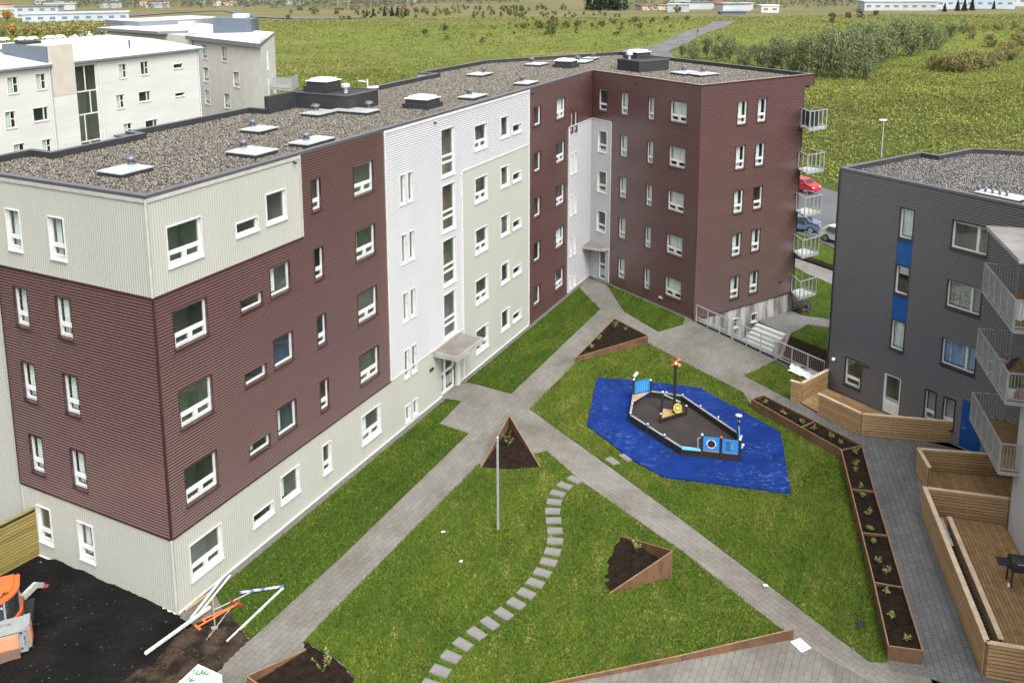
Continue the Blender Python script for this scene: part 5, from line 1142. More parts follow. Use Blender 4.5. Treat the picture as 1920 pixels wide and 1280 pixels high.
m = MB(); m.tube((8.17, 40.92, zs + .98), (9.0, 40.7, zs + .65), .03, 'galvanised'); m.tube((9.0, 36.86, zs + .38), (8.98, 36.9, zs + .85), .025, 'galvanised'); m.tube((8.98, 36.9, zs + .85), (9.12, 36.85, zs + .95), .025, 'galvanised'); m.build('handrail', sp)
m = MB(); m.tube((8.65, 40.43, zs), (8.65, 40.43, zs + 2.72), .075, 'play_dark', 10, .06); ma = m.build('mast', sp)
m = MB()
for k in range(4):
    a = k * math.pi / 2 + .5; c = Vector((8.65, 40.43, zs + 2.86)); u = Vector((math.cos(a), -.3, math.sin(a) * .8)).normalized(); w = Vector((-math.sin(a), .2, math.cos(a))).normalized()
    m.add([c, c + u * .30, c + u * .26 + w * .15 + Vector((0, .04, 0)), c + u * .06 + w * .06], [(0, 1, 2, 3)], 'play_orange')
m.lathe([(.05, 0), (.06, .08), (.03, .14)], 'lid_white', 10, (8.65, 40.43, zs + 2.72)); link(bpy.data.objects.new('pinwheel', m.mesh('pinwheel')), ma)
def wheel(c, nrm, r, mt, name, n=8):
    m = MB(); nrm = Vector(nrm).normalized(); x = nrm.cross(Vector((0, 0, 1))).normalized(); y = x.cross(nrm); c = Vector(c)
    ring = [c + (x * math.cos(2 * math.pi * (k + .5) / n) + y * math.sin(2 * math.pi * (k + .5) / n)) * r for k in range(n)]
    for k in range(n): m.tube(ring[k], ring[(k + 1) % n], .035, mt, 6); m.tube(c, ring[k], .02, mt, 5)
    m.tube(c - nrm * .05, c + nrm * .05, .07, 'lid_white', 8); return m.build(name, sp)
wheel((8.78, 40.28, zs + .55), (.35, -.85, .25), .21, 'play_yellow', 'ship_wheel')
m = MB(); m.tube((11.1, 38.1, zs + .95), (11.1, 38.1, zs + 1.28), .03, 'play_dark'); m.lathe([(.03, 1.28), (.16, 1.30), (.16, 1.33), (.05, 1.35)], 'sheet_metal', 14, (11.1, 38.1, zs)); m.build('compass_stand', sp)
m = MB(); m.bar((11.06, 37.75, zs + .55), (11.1, 38.1, zs + .55), .04, .5, 'play_light_blue'); m.build('side_panel', sp)
m = MB(); m.bar((6.95, 42.06, zs + 1.35), (7.15, 42.2, zs + 1.5), .09, .09, 'lid_white'); m.tube((6.95, 42.06, zs + 1.1), (6.98, 42.08, zs + 1.38), .025, 'galvanised'); m.build('telescope', sp)
m = MB()
for k in range(6): m.lathe([(.05, 0), (.07, .03), (.04, .07)], 'play_light_blue' if k % 2 else 'lid_white', 8, (10.93 + k * .05, 36.7 + k * .26, zs + .62 - (k % 3) * .2))
m.build('climbing_grips', sp)
# ------------------------------------------------------------------ tools, bag and machine at the unfinished corner
def stick(name, label, cat, a, b, r, mt, group=None, za=.05, zb=.05, square=False, extra=None):
    t = thing(name, label, cat, (a[0], a[1], 0), 0, group); m = MB(); A_, B_ = (a[0], a[1], za + r), (b[0], b[1], zb + r)
    (m.bar(A_, B_, r * 2, r * 2, mt) if square else m.tube(A_, B_, r, mt, 10)); m.build('shaft', t)
    if extra: extra(t)
    return t
GT = 'long tools and profiles lying by the corner'
stick('pipe', 'longest white pipe lying across the bare earth, reaching toward the black grit', 'pipe', (-11.07, 25.14), (-9.68, 27.27), .042, 'pipe_white', GT, .22, .20, True)
stick('pipe', 'white plastic profile leaning along the beige wall base, nearest the wall', 'profile', (-10.22, 26.9), (-9.66, 28.77), .036, 'pipe_white', GT, .05, .25, True)
stick('pipe', 'white plastic profile beside the one along the wall base, slightly bent', 'profile', (-10.05, 27.0), (-9.45, 28.9), .04, 'pipe_white', GT, .05, .2)
stick('pipe', 'pale aluminium screed bar at the right end of the tools, pointing at the path', 'bar', (-7.46, 28.42), (-8.70, 25.85), .032, 'pipe_white', GT, .06, .06, True)
stick('pipe', 'grey aluminium bar reaching from the tools onto the grass', 'bar', (-9.59, 27.27), (-8.4, 28.33), .025, 'tool_steel', GT, .08, .06)
stick('measuring_staff', 'blue striped staff bridging two pale bars on the grass', 'staff', (-8.91, 28.11), (-7.44, 28.42), .03, 'tool_blue', GT, .12, .12, True)
stick('timber_lath', 'thin brown wooden lath lying against the foot of the beige wall', 'lath', (-10.55, 27.32), (-9.96, 28.1), .03, 'tool_wood', GT, .05, .1, True)
def rakehead(c, d, mt, name='head'):
    def f(t):
        m = MB(); m.bar((c[0] - d[0], c[1] - d[1], .1), (c[0] + d[0], c[1] + d[1], .1), .08, .10, mt); m.build(name, t)
    return f
stick('broom', 'push broom with a red head lying on the tools', 'broom', (-9.39, 25.95), (-8.98, 27.5), .022, 'tool_steel', GT, .06, .1, extra=rakehead((-8.9, 27.62), (.24, -.11), 'tool_red', 'brush'))
stick('rake', 'orange-handled tamper lying across the white pipe, the longer of two', 'rake', (-9.82, 26.47), (-8.91, 27.44), .028, 'tool_orange', GT, .12, .12, extra=rakehead((-9.84, 26.45), (.12, -.10), 'tool_orange'))
stick('rake', 'orange-handled tamper lying across the white pipe, the shorter one behind', 'rake', (-9.72, 26.8), (-8.77, 27.61), .025, 'tool_orange', GT, .14, .1, extra=rakehead((-9.74, 26.78), (.07, -.07), 'tool_orange'))
stick('shovel', 'wooden-handled shovel lying upright between the white profiles and the orange handles', 'shovel', (-9.82, 28.0), (-9.3, 26.55), .022, 'tool_wood', GT, .1, .12, extra=rakehead((-9.28, 26.45), (.1, .03), 'tool_steel', 'blade'))
bg = thing('bulk_bag', 'white big bag with a green leaf emblem at the bottom edge beside the path', 'bag', (-8.80, 23.40, 0), math.radians(-28), None, True)
m = MB(); m.hexa([(-.46, -.46, 0), (.46, -.46, 0), (.46, .46, 0), (-.46, .46, 0), (-.48, -.48, .80), (.48, -.48, .78), (.47, .48, .82), (-.48, .47, .82)], 'bag_white'); m.build('body', bg)
m = MB(); r = random.Random(2)
for c, s in (((-.26, .18), 1.7), ((-.04, .28), 1.5), ((-.20, -.10), 1.2)):
    for k in (-1, 0, 1): m.add([(c[0], c[1] - .07 * s, .834), (c[0] + .07 * s * k + .03, c[1], .834), (c[0] + .10 * s * k, c[1] + .11 * s, .834), (c[0] + .07 * s * k - .04, c[1] + .02, .834)], [(0, 1, 2, 3)], 'leaf_green')
m.build('emblem', bg)
m = MB()
for x, y in ((-.43, -.43), (.43, -.43), (.43, .43), (-.43, .43)): m.tube((x, y, .78), (x * .8, y * .8, .95), .02, 'bag_white', 6); m.tube((x * .8, y * .8, .95), (x * .62, y * 1.0, .8), .02, 'bag_white', 6)
m.build('lifting_loop', bg)
# small tracked machine, seen from behind; only its right half is in the picture
ex = thing('mini_excavator', 'orange and grey mini excavator seen from behind on the black grit at the left edge', 'excavator', (-14.72, 25.28, .0), math.radians(22))
def part(name, fn, parent=ex):
    m = MB(); fn(m); o = bpy.data.objects.new(name, m.mesh(name)); COL.objects.link(o); o.parent = parent; return o
def f(m):
    m.hexa([(-1.75, -.02, .32), (-.10, -.02, .32), (0, .12, .36), (0, .62, .36)] and [(-1.75, 0, .30), (-.08, 0, .30), (-.05, .6, .30), (-1.75, .6, .30), (-1.70, .03, 1.02), (-.10, .03, 1.02), (-.07, .6, 1.16), (-1.70, .6, 1.16)], 'digger_grey')
part('engine_cover', f)
def f(m): m.box(-1.15, -.33, -.035, .04, .50, .96, 'digger_pale'); m.box(-1.09, -.39, -.05, -.03, .55, .91, 'digger_pale')
part('rear_panel', f)
def f(m):
    m.hexa([(-.12, -.02, .36), (.02, .12, .36), (.02, .55, .36), (-.12, .55, .36), (-.20, 0, 1.08), (.0, .14, 1.14), (.0, .55, 1.22), (-.2, .55, 1.22)], 'digger_grey'); m.hexa([(-.02, .06, .5), (.035, .16, .5), (.035, .45, .5), (-.02, .45, .5), (-.05, .06, 1.0), (.015, .17, 1.02), (.015, .45, 1.02), (-.05, .45, 1.02)], 'digger_pale')
part('side_cover', f)
def f(m): m.hexa([(-1.06, -.10, .06), (-.30, -.10, .08), (-.30, -.04, .08), (-1.06, -.04, .06), (-1.10, -.06, .50), (-.32, -.06, .50), (-.32, -.02, .50), (-1.10, -.02, .50)], 'digger_flap')
part('rubber_flap', f)
def f(m):
    for x, z in ((-1.22, .98), (-1.22, .44), (-.25, .98), (-.25, .44)): m.tube((x, .05, z), (x, -.01, z), .035, 'black_metal', 8)
    for k in range(4): m.box(-.16, -.13, -.01, .03, .55 + k * .08, .60 + k * .08, 'black_metal')
    m.box(-1.70, -.10, .02, .05, .985, 1.0, 'black_metal')
part('bolts_and_slots', f)
def f(m):
    for x in (-.35, -.45): m.tube((x, .7, 1.02), (x + .15, 1.5, .75), .025, 'rubber_black', 6); m.tube((x + .15, 1.5, .75), (x - .05, 2.1, .85), .025, 'rubber_black', 6)
part('hydraulic_hoses', f)
def arc(r0, n=13): return [(-1.22 + r0 * 1.08 * math.cos(a), 1.30 + r0 * math.sin(a)) for a in np.linspace(math.pi, 2 * math.pi, n)] + [(-1.22 + r0 * 1.02, 1.9), (-1.22 - r0 * 1.02, 1.9)]
def f(m): m.prism(arc(.86), .60, 1.0, 'digger_orange')
cab = part('rear_body', f)
def f(m): m.prism(arc(.80), .99, 1.74, 'car_glass')
part('cab_glass', f)
def f(m): m.prism(arc(.83), 1.74, 1.81, 'digger_orange'); m.prism(arc(.66), 1.81, 1.85, 'digger_orange')
part('cab_roof', f)
def f(m):
    for a in (math.pi * 1.02, math.pi * 1.30, math.pi * 1.70, math.pi * 1.98):
        m.bar((-1.22 + .85 * math.cos(a), 1.30 + .79 * math.sin(a), 1.0), (-1.22 + .85 * math.cos(a), 1.30 + .79 * math.sin(a), 1.73), .06, .06, 'digger_grey')
part('cab_pillar', f)
def f(m):
    for x in (-1.15, -.75): m.lathe([(.06, 0), (.07, .02), (.02, .05)], 'black_metal', 10, (x, 1.0, 1.80))
    m.bar((-.80, .75, 1.86), (-.72, 1.0, 1.86), .05, .02, 'black_metal'); m.bar((-.72, .85, 1.86), (-.62, .95, 1.86), .05, .02, 'black_metal')
part('roof_emblem', f)
def f(m): 
    for x in (-1.3, -.55, -.25): m.box(x - .06, x + .06, .38 + abs(x + 1.22) * .25, .6, .78, .90, 'black_metal')
part('lamp_recess', f)
for sx in (-1.75, -.42):
    def f(m, sx=sx): m.hexa([(sx, .25, 0), (sx + .32, .25, 0), (sx + .32, 2.3, 0), (sx, 2.3, 0), (sx, .05, .42), (sx + .32, .05, .42), (sx + .32, 2.5, .42), (sx, 2.5, .42)], 'rubber_black')
    part('track', f)
def f(m): m.bar((-.55, 2.0, .7), (-.1, 3.0, .55), .12, .22, 'pipe_white'); m.bar((-.1, 3.0, .55), (.05, 3.5, .15), .12, .18, 'pipe_white')
part('boom', f)
def f(m): m.hexa([(-.10, 3.4, .02), (.25, 3.3, .02), (.28, 3.5, .02), (-.08, 3.6, .02), (-.10, 3.42, .14), (.23, 3.32, .14), (.26, 3.45, .18), (-.08, 3.55, .18)], 'tool_red')
part('bucket', f)
def text(s, size, loc, rot, mt, parent, name='lettering'):
    cu = bpy.data.curves.new(name, 'FONT'); cu.body = s; cu.size = size; cu.extrude = .002; cu.align_x = 'CENTER'
    dg = bpy.data.objects.new(name, cu); COL.objects.link(dg); bpy.context.view_layer.update()
    me = bpy.data.meshes.new_from_object(dg.evaluated_get(bpy.context.evaluated_depsgraph_get())); bpy.data.objects.remove(dg)
    me.materials.clear(); me.materials.append(MATS[mt]); o = bpy.data.objects.new(name, me); COL.objects.link(o); o.parent = parent; o.location = loc; o.rotation_euler = rot; return o
text('VICTOR', .12, (-.75, .34, 1.098), (math.radians(14), 0, 0), 'black_metal', ex); text('S Plus', .17, (-.95, .535, 1.56), (math.radians(90), 0, math.radians(12)), 'lid_white', ex)
# ------------------------------------------------------------------ cars by the road
def car(label, loc, rz, paint):
    t = thing('parked_car', label, 'car', (0, 0, 0))
    prof = [(-2.05, .32), (-2.1, .62), (-1.98, .86), (-1.45, .95), (-.95, 1.38), (.55, 1.45), (1.35, 1.38), (1.95, .98), (2.05, .82), (2.08, .45), (2.0, .30)]
    def half(z): return .84 if z < .9 else .84 - (z - .9) * .42
    n = len(prof); m = MB()
    vs = [(x, -half(z) * (1 if abs(x) < 1.8 else .88), z) for x, z in prof] + [(x, half(z) * (1 if abs(x) < 1.8 else .88), z) for x, z in prof]
    m.add(vs, [(i, i + 1, n + i + 1, n + i) for i in range(n - 1)] + [(n - 1, 0, n, 2 * n - 1), tuple(range(n - 1, -1, -1)), tuple(range(n, 2 * n))], paint); m.build('body', t)
    def glassq(a, b, k, name):
        (x0, z0), (x1, z1) = a, b; g = MB(); d = Vector((x1 - x0, 0, z1 - z0)); nn = Vector((-d.z, 0, d.x)).normalized() * .012
        q = [(x0 + d.x * .1, -half(z0 + .1) + k, z0 + d.z * .1), (x0 + d.x * .1, half(z0 + .1) - k, z0 + d.z * .1), (x0 + d.x * .92, half(z1) - k, z0 + d.z * .92), (x0 + d.x * .92, -half(z1) + k, z0 + d.z * .92)]
        g.add([(a_ + nn.x, b_, c_ + nn.z) for a_, b_, c_ in q], [(0, 1, 2, 3)], 'car_glass'); g.build(name, t)
    glassq((-1.45, .95), (-.95, 1.38), .10, 'windscreen'); glassq((1.95, .98), (1.35, 1.38), .12, 'rear_window')
    for s in (-1, 1):
        for xa, xb in ((-1.0, -.1), (0, .85)):
            g = MB(); q = [(xa - (.22 if xa < -.5 else 0), .97), (xb, .97), (xb, 1.36), (xa + .12 if xa < -.5 else xa, 1.34)]
            if xb > .5: q = [(xa, .97), (1.45, .99), (1.15, 1.34), (xa, 1.36)]
            g.add([(x, s * (half(z) + .012), z) for x, z in q], [(0, 1, 2, 3)], 'car_glass'); g.build('side_window', t)
        for x in (-1.3, 1.3):
            w = MB(); w.tube((x, s * .66, .31), (x, s * .87, .31), .31, 'tyre', 18); o = w.build('wheel', t); r_ = MB(); r_.tube((x, s * .868, .31), (x, s * .88, .31), .20, 'rim', 14); r_.build('rim', o)
        l = MB(); l.box(-2.09, -1.93, min(s * .45, s * .72), max(s * .45, s * .72), .62, .76, 'lamp_clear'); l.build('headlight', t)
        l = MB(); l.box(1.92, 2.085, min(s * .45, s * .72), max(s * .45, s * .72), .66, .84, 'lamp_red'); l.build('tail_light', t)
        l = MB(); l.box(-.95, -.82, min(s * .84, s * 1.0), max(s * .84, s * 1.0), .92, 1.05, paint); l.build('mirror', t)
    t.location = (*loc, zl + .005); t.rotation_euler = (0, 0, rz); return t
car('red hatchback seen past the upper corner balconies', (31.7, 91.3), math.radians(128), 'car_red'); car('blue-grey car seen past the middle corner balconies', (26.6, 77.0), math.radians(160), 'car_blue'); car('white car half hidden behind the charcoal block', (29.35, 72.7), math.radians(118), 'car_white')
lp2 = thing('street_lamp', 'slim street lamp in the meadow behind the charcoal block roof', 'street lamp', (46.96, 107.1, -1.5), local=True); m = MB(); m.tube((0, 0, 0), (0, 0, 4.7), .09, 'galvanised', 8, .06); m.build('pole', lp2); m = MB(); m.box(-.55, .35, -.12, .12, 4.68, 4.84, 'lid_white'); m.build('lamp_head', lp2)
lp3 = thing('street_lamp', 'street lamp with a bent arm in the meadow right of the grey-sided house', 'street lamp', (-22.6, 104.0, -1.5), local=True); m = MB(); m.tube((0, 0, 0), (0, 0, 6.6), .07, 'galvanised', 8); m.tube((0, 0, 6.6), (1.5, 0, 7.4), .06, 'galvanised', 8); m.build('pole', lp3); m = MB(); m.box(1.3, 1.9, -.12, .12, 7.38, 7.5, 'lid_white'); m.build('lamp_head', lp3)
# ------------------------------------------------------------------ older white blocks behind
wb = thing('apartment_building', 'white rendered older block with pale metal roof and glazed stairwell at the far left', 'building', (-43.85, 80.32, -1.5))
a0 = V2(-43.846, 80.319); dW = V2(.453, .8915).normalized(); oW = V2(.8915, -.453); FWB = Fr(a0, dW, oW)
win = [(.55, 1.65, 10.5, 12.05, 'cross'), (3.42, 4.47, 10.52, 12.05, 'cross'), (0.0, 1.05, 7.4, 8.98, 'cross'), (2.8, 4.42, 7.6, 8.92, 'side'), (.5, 1.65, 4.45, 5.92, 'cross'), (3.4, 4.4, 4.4, 5.85, 'cross'),
       (12.8, 13.85, 10.55, 12.05, 'cross'), (15.62, 16.72, 10.6, 12.05, 'cross'), (20.1, 21.5, 10.8, 11.36, 'single'), (12.2, 13.25, 7.5, 8.98, 'cross'), (15.1, 16.68, 7.8, 8.92, 'side'), (20.05, 21.5, 7.72, 8.18, 'single'), (12.85, 13.95, 4.5, 5.9, 'cross'), (15.7, 17.35, 4.5, 5.78, 'side'), (7.62, 10.1, 1.4, 12.38, 'glazing')]
m = MB(); hl = [w[:4] for w in win]; corr(m, FWB, -14, 5.0, -2, 12.72, hl, 'h', 50, 0, 'render_white'); corr(m, FWB, 7.5, 24.0, -2, 12.72, hl, 'h', 50, 0, 'render_white')
Fr(FWB.P(24.0, 0)[:2], -oW, dW).box(m, 0, 13, -2, 12.7, -.3, 0, 'render_beige'); m.build('wall', wb)
m = MB(); FWB.box(m, 5.0, 7.5, -2, 9.7, -3, .25, 'render_white'); FWB.box(m, 5.0, 7.5, 9.72, 14.55, -3, .26, 'render_beige'); m.build('stair_tower', wb)
m = MB(); FWB.box(m, 5.02, 7.48, 12.7, 14.5, -6.5, -3.01, 'slate_blue'); FWB.box(m, 4.9, 5.0, 12.75, 14.45, -6.5, -.1, 'slate_blue'); FWB.box(m, 5.6, 7.2, 14.5, 14.75, -5.5, -3.8, 'black_metal'); m.build('tower_roof_house', wb)
def slope_roof(mb, fr, t0, t1, z, run, rise, over=.45, mat='metal_roof'):
    vs = []
    for o, zz in ((over, z), (-run * .5, z + rise * .75), (-run, z + rise)):
        vs += [fr.P(t0, zz + .1, o), fr.P(t1, zz + .1, o), fr.P(t0, zz - .1, o), fr.P(t1, zz - .1, o)]
    f = []
    for k in range(2): b = 4 * k; f += [(b, b + 1, b + 5, b + 4), (b + 2, b + 6, b + 7, b + 3)]
    mb.add(vs, f, mat); mb.add(vs, [(0, 2, 3, 1), (0, 4, 6, 2), (4, 8, 10, 6), (1, 3, 7, 5), (5, 7, 11, 9), (8, 9, 11, 10)], 'fascia_grey')
m = MB(); slope_roof(m, FWB, -14.3, 5.0, 12.75, 15, 1.0); slope_roof(m, FWB, 7.5, 24.5, 12.75, 15, 1.0); FWB.box(m, 5.0, 7.5, 12.3, 13.3, -15, -6.5, 'metal_roof'); ro = m.build('roof', wb)
m = MB()
for t, o in ((17.5, -3.5), (3.0, -9), (-1, -12), (12, -11)): m.tube(FWB.P(t, 12.8, o), FWB.P(t, 14.1, o), .09, 'black_metal', 8)
link(bpy.data.objects.new('roof_pipe', m.mesh('roof_pipe')), ro)
rooms = MB()
for t0, t1, z0, z1, k in win: window(FWB, t0, t1, z0, z1, k, wb, 'white_paint', 'white_paint', 'window' if k != 'glazing' else 'stair_glazing', 'curtain_white' if k == 'cross' and t0 < 13 else None, 1, .45)
for t0, t1, z0, z1, k in win: room(rooms, FWB, t0, t1, z0, z1, 2.2)
rooms.build('room_interior', wb)
m = MB()
for t in (4.85, 10.4, 23.7): m = MB(); m.tube(FWB.P(t, -1.5, .1), FWB.P(t, 12.6, .1), .06, 'white_paint', 8); m.build('downpipe', wb)
m = MB(); q = [FWB.P(24.05, 0, -.4)[:2], FWB.P(24.05, 0, -2.6)[:2], FWB.P(25.5, 0, -2.6)[:2], FWB.P(25.5, 0, -.4)[:2]]; m.prism(q, 7.0, 7.15, 'concrete'); bl = m.build('balcony', wb); r = MB(); rail_panel(r, V2(*q[3]), V2(*q[2]), 7.15, 1.1, .1, 3); rail_panel(r, V2(*q[0]), V2(*q[3]), 7.15, 1.1, .1, 2); link(bpy.data.objects.new('railing', r.mesh('railing')), bl)
w2 = thing('apartment_building', 'grey-sided older block with pale sloping roof standing behind the white one', 'building', (-27.0, 105.5, -1.5))
P1, P2_ = V2(-38.65, 117.32), V2(-27.0, 105.52); eW = V2(-1.0, 11.2); FG = Fr(P1, (P2_ - P1).normalized(), V2(-.711, -.703)); Lg = (P2_ - P1).length; FG2 = Fr(P2_, eW.normalized(), V2(.995, .09))
wg = [(2.2, 3.6, 10.2, 12.1, 'small'), (7.2, 8.7, 10.2, 12.1, 'small'), (2.2, 3.6, 7.3, 9.2, 'small'), (9.8, 11.3, 7.3, 9.2, 'small'), (2.2, 3.6, 4.4, 6.3, 'small'), (7.2, 8.7, 4.4, 6.3, 'small')]
m = MB(); corr(m, FG, 0, Lg, -2, 13.0, [w[:4] for w in wg], 'h', 50, 0, 'render_grey'); corr(m, FG2, 0, 11.2, -2, 13.3, [(4, 5.2, 9.4, 12), (4, 5.2, 6.0, 8.6), (8, 9, 6, 8.4)], 'h', 50, 0, 'render_white'); m.build('wall', w2)
rooms = MB()
for w in wg: window(FG, *w, w2, 'white_paint', 'white_paint', 'window', 'curtain_white', 1, .2); room(rooms, FG, *w[:4], 2)
for w in ((4, 5.2, 9.4, 12, 'single'), (4, 5.2, 6.0, 8.6, 'single'), (8, 9, 6, 8.4, 'single')): window(FG2, *w, w2, 'white_paint', 'white_paint'); room(rooms, FG2, *w[:4], 2)
rooms.build('room_interior', w2)
m = MB(); n1 = (P2_ - P1).normalized()
ra, rb = P1 - n1 * .8 + V2(-.5, -.5), P2_ + n1 * .3 + V2(-.1, -.6); rc, rd = rb + eW * 1.08, ra + eW * 1.08
m.add([(*ra, 13.1), (*rb, 13.0), (*rc, 13.5), (*rd, 13.6), (*ra, 12.7), (*rb, 12.6), (*rc, 13.2), (*rd, 13.3)], [(0, 1, 2, 3)], 'metal_roof'); m.add([(*ra, 13.1), (*rb, 13.0), (*rc, 13.5), (*rd, 13.6), (*ra, 12.6), (*rb, 12.5), (*rc, 13.2), (*rd, 13.3)], [(0, 4, 5, 1), (1, 5, 6, 2), (3, 2, 6, 7), (0, 3, 7, 4)], 'fascia_grey')
m.build('roof', w2)
m = MB(); c = P1 + eW * .75 + n1 * 8; m.hexa([(c.x - 2.6, c.y - 1.5, 13), (c.x + 2.6, c.y - 2.2, 13), (c.x + 2.6, c.y + 1.5, 13), (c.x - 2.6, c.y + 2.0, 13), (c.x - 2.6, c.y - 1.5, 15.3), (c.x + 2.6, c.y - 2.2, 15.1), (c.x + 2.6, c.y + 1.5, 15.1), (c.x - 2.6, c.y + 2, 15.3)], 'slate_blue'); m.box(c.x - .2, c.x + 1.6, c.y - .6, c.y + 1, 15.2, 15.7, 'lid_white'); m.build('roof_house', w2)
m = MB(); q = [tuple(P2_ + V2(.05, 4.5)), tuple(P2_ + V2(2.6, 3.5)), tuple(P2_ + V2(2.6, 7.5)), tuple(P2_ + V2(-.3, 8.0))]; m.prism(q, 6.9, 7.15, 'concrete'); bl = m.build('balcony', w2); r = MB(); rail_panel(r, V2(*q[0]), V2(*q[1]), 7.15, 1.35, .09, 3, bar=.05); rail_panel(r, V2(*q[1]), V2(*q[2]), 7.15, 1.35, .09, 4, bar=.05); link(bpy.data.objects.new('railing', r.mesh('railing')), bl)
w3 = thing('apartment_building', 'far white wing with flat pale roofs between the two older blocks', 'building', (-50, 122, -1.5))
m = MB(); m.prism([(-55.5, 131), (-44.5, 123.5), (-39.2, 118.5), (-36, 128), (-50, 143)], -2, 12.9, 'render_grey'); m.build('wall', w3)
m = MB(); m.prism([(-57.2, 131.5), (-45.0, 122.2), (-41.5, 124.5), (-39.4, 117.5), (-34, 130), (-50, 146)], 12.9, 13.3, 'metal_roof', side='fascia_grey'); m.prism([(-59, 139), (-52, 134), (-42, 144), (-50, 151)], 13.3, 14.0, 'metal_roof', side='fascia_grey')
m.build('roof', w3)
m = MB(); c = V2(-43.5, 130); m.box(c.x - 1.0, c.x + 1.0, c.y - 1, c.y + 1, 13.3, 14.2, 'sheet_metal'); m.build('roof_vent', w3)
op = thing('shed', 'orange-red shed wall showing just above the parapet below the white block', 'shed', (-37.2, 86.5, -1.5)); m = MB(); FWB.box(m, 11.3, 14.2, -1.5, 4.9, .6, 2.4, 'orange_panel'); m.build('wall', op); m = MB(); FWB.box(m, 11.1, 14.4, 4.9, 5.05, .5, 2.6, 'grey_flashing'); m.build('roof', op)
# ------------------------------------------------------------------ the open country
def track_sheet(name, pts, z, mat):
    m = MB(); n = len(pts) // 2
    for k in range(n - 1):
        q = [pts[k], pts[k + 1], pts[2 * n - 2 - k], pts[2 * n - 1 - k]]
        m.add([(x, y, hgt(x, y) + z) for x, y in q], [(0, 1, 2, 3)], mat)
    o = m.build(name); o['kind'] = 'structure'; return o
def dens(pts, k=6):   # finer steps along a polyline
    out = []
    for a, b in zip(pts[:-1], pts[1:]): out += [(a[0] + (b[0] - a[0]) * i / k, a[1] + (b[1] - a[1]) * i / k) for i in range(k)]
    return out + [pts[-1]]
TRL = dens([(31, 225), (35.5, 252), (49.8, 275), (67.4, 319), (82.5, 350), (88, 368), (93.3, 383.3), (104, 384)]); TRR = dens([(46, 225), (48.5, 249), (63.5, 288), (76, 315.8), (91.5, 351.9), (96, 364), (99.5, 374), (104, 378)])
track_sheet('path', TRL + TRR[::-1], .22, 'track')
FRL = dens([(-190, 470), (-148, 520), (-114, 446), (-83, 431), (-60, 436)]); FRR = dens([(-186, 452), (-150, 508), (-114, 436), (-83, 422), (-60, 428)])
track_sheet('path', FRL + FRR[::-1], .35, 'track')
def tufts(name, n, ymin, ymax, size, leaves, mat, excl, prob=None, k=9):
    y = np.sqrt(RNG.uniform(ymin ** 2, ymax ** 2, n)); x = RNG.uniform(-.60, .62, n) * y; q = np.stack([x, y], 1)
    for e in excl: q = q[~inside(q, e)]
    if prob: q = q[RNG.uniform(0, 1, len(q)) < np.clip((ymax - q[:, 1]) / (ymax - prob), 0, 1)]   # thins out toward its far end
    n = len(q); z = np.array([hgt(a, b) for a, b in q]); s = size * RNG.uniform(.6, 1.4, n) * (1 + q[:, 1] / 400)
    a = RNG.uniform(0, 6.28, (n, leaves)); r = RNG.uniform(.1, 1., (n, leaves)) * s[:, None]; ll = s[:, None] * RNG.uniform(.35, .7, (n, leaves)); hh = s[:, None] * RNG.uniform(.15, .9, (n, leaves))
    cx = q[:, :1] + r * np.cos(a); cy = q[:, 1:] + r * np.sin(a); b = RNG.uniform(0, 6.28, (n, leaves)); dx = np.cos(b) * ll * .45; dy = np.sin(b) * ll * .45
    V = np.zeros((n, leaves, 3, 3)); V[..., 0, 0] = cx - dx; V[..., 0, 1] = cy - dy; V[..., 1, 0] = cx + dx; V[..., 1, 1] = cy + dy
    V[..., 0, 2] = z[:, None] + hh * .55; V[..., 1, 2] = z[:, None] + hh * .75; V[..., 2, 0] = cx - dy * .8; V[..., 2, 1] = cy + dx * .8; V[..., 2, 2] = z[:, None] + hh * RNG.uniform(.5, 1.3, (n, leaves))
    o = npmesh(name, V.reshape(-1, 3), np.arange(n * leaves * 3).reshape(-1, 3), mat); o['kind'] = 'stuff'; return o
P2d = BLKPOLY
EXC = [P2d, [(14, 40), (40, 30), (40, 58), (31.6, 58), (46, 69), (36.5, 88), (34.5, 98), (30, 101), (20, 86), (17, 80), (16, 66), (20, 58), (11, 52)], [(-58, 78), (-44, 76), (-30, 104), (-44, 112)], TRL + TRR[::-1], [(-40, 4), (40, 4), (40, 40), (15, 52), (0, 60), (-20, 34), (-40, 34)], [(-56, 131), (-38, 116), (-26, 104), (-25, 118), (-45, 146)]]
tufts('meadow', 105000, 62, 235, .34, 8, 'meadow_leaves', EXC, 165)
tufts('meadow', 60000, 140, 420, .40, 6, 'far_grass', EXC)
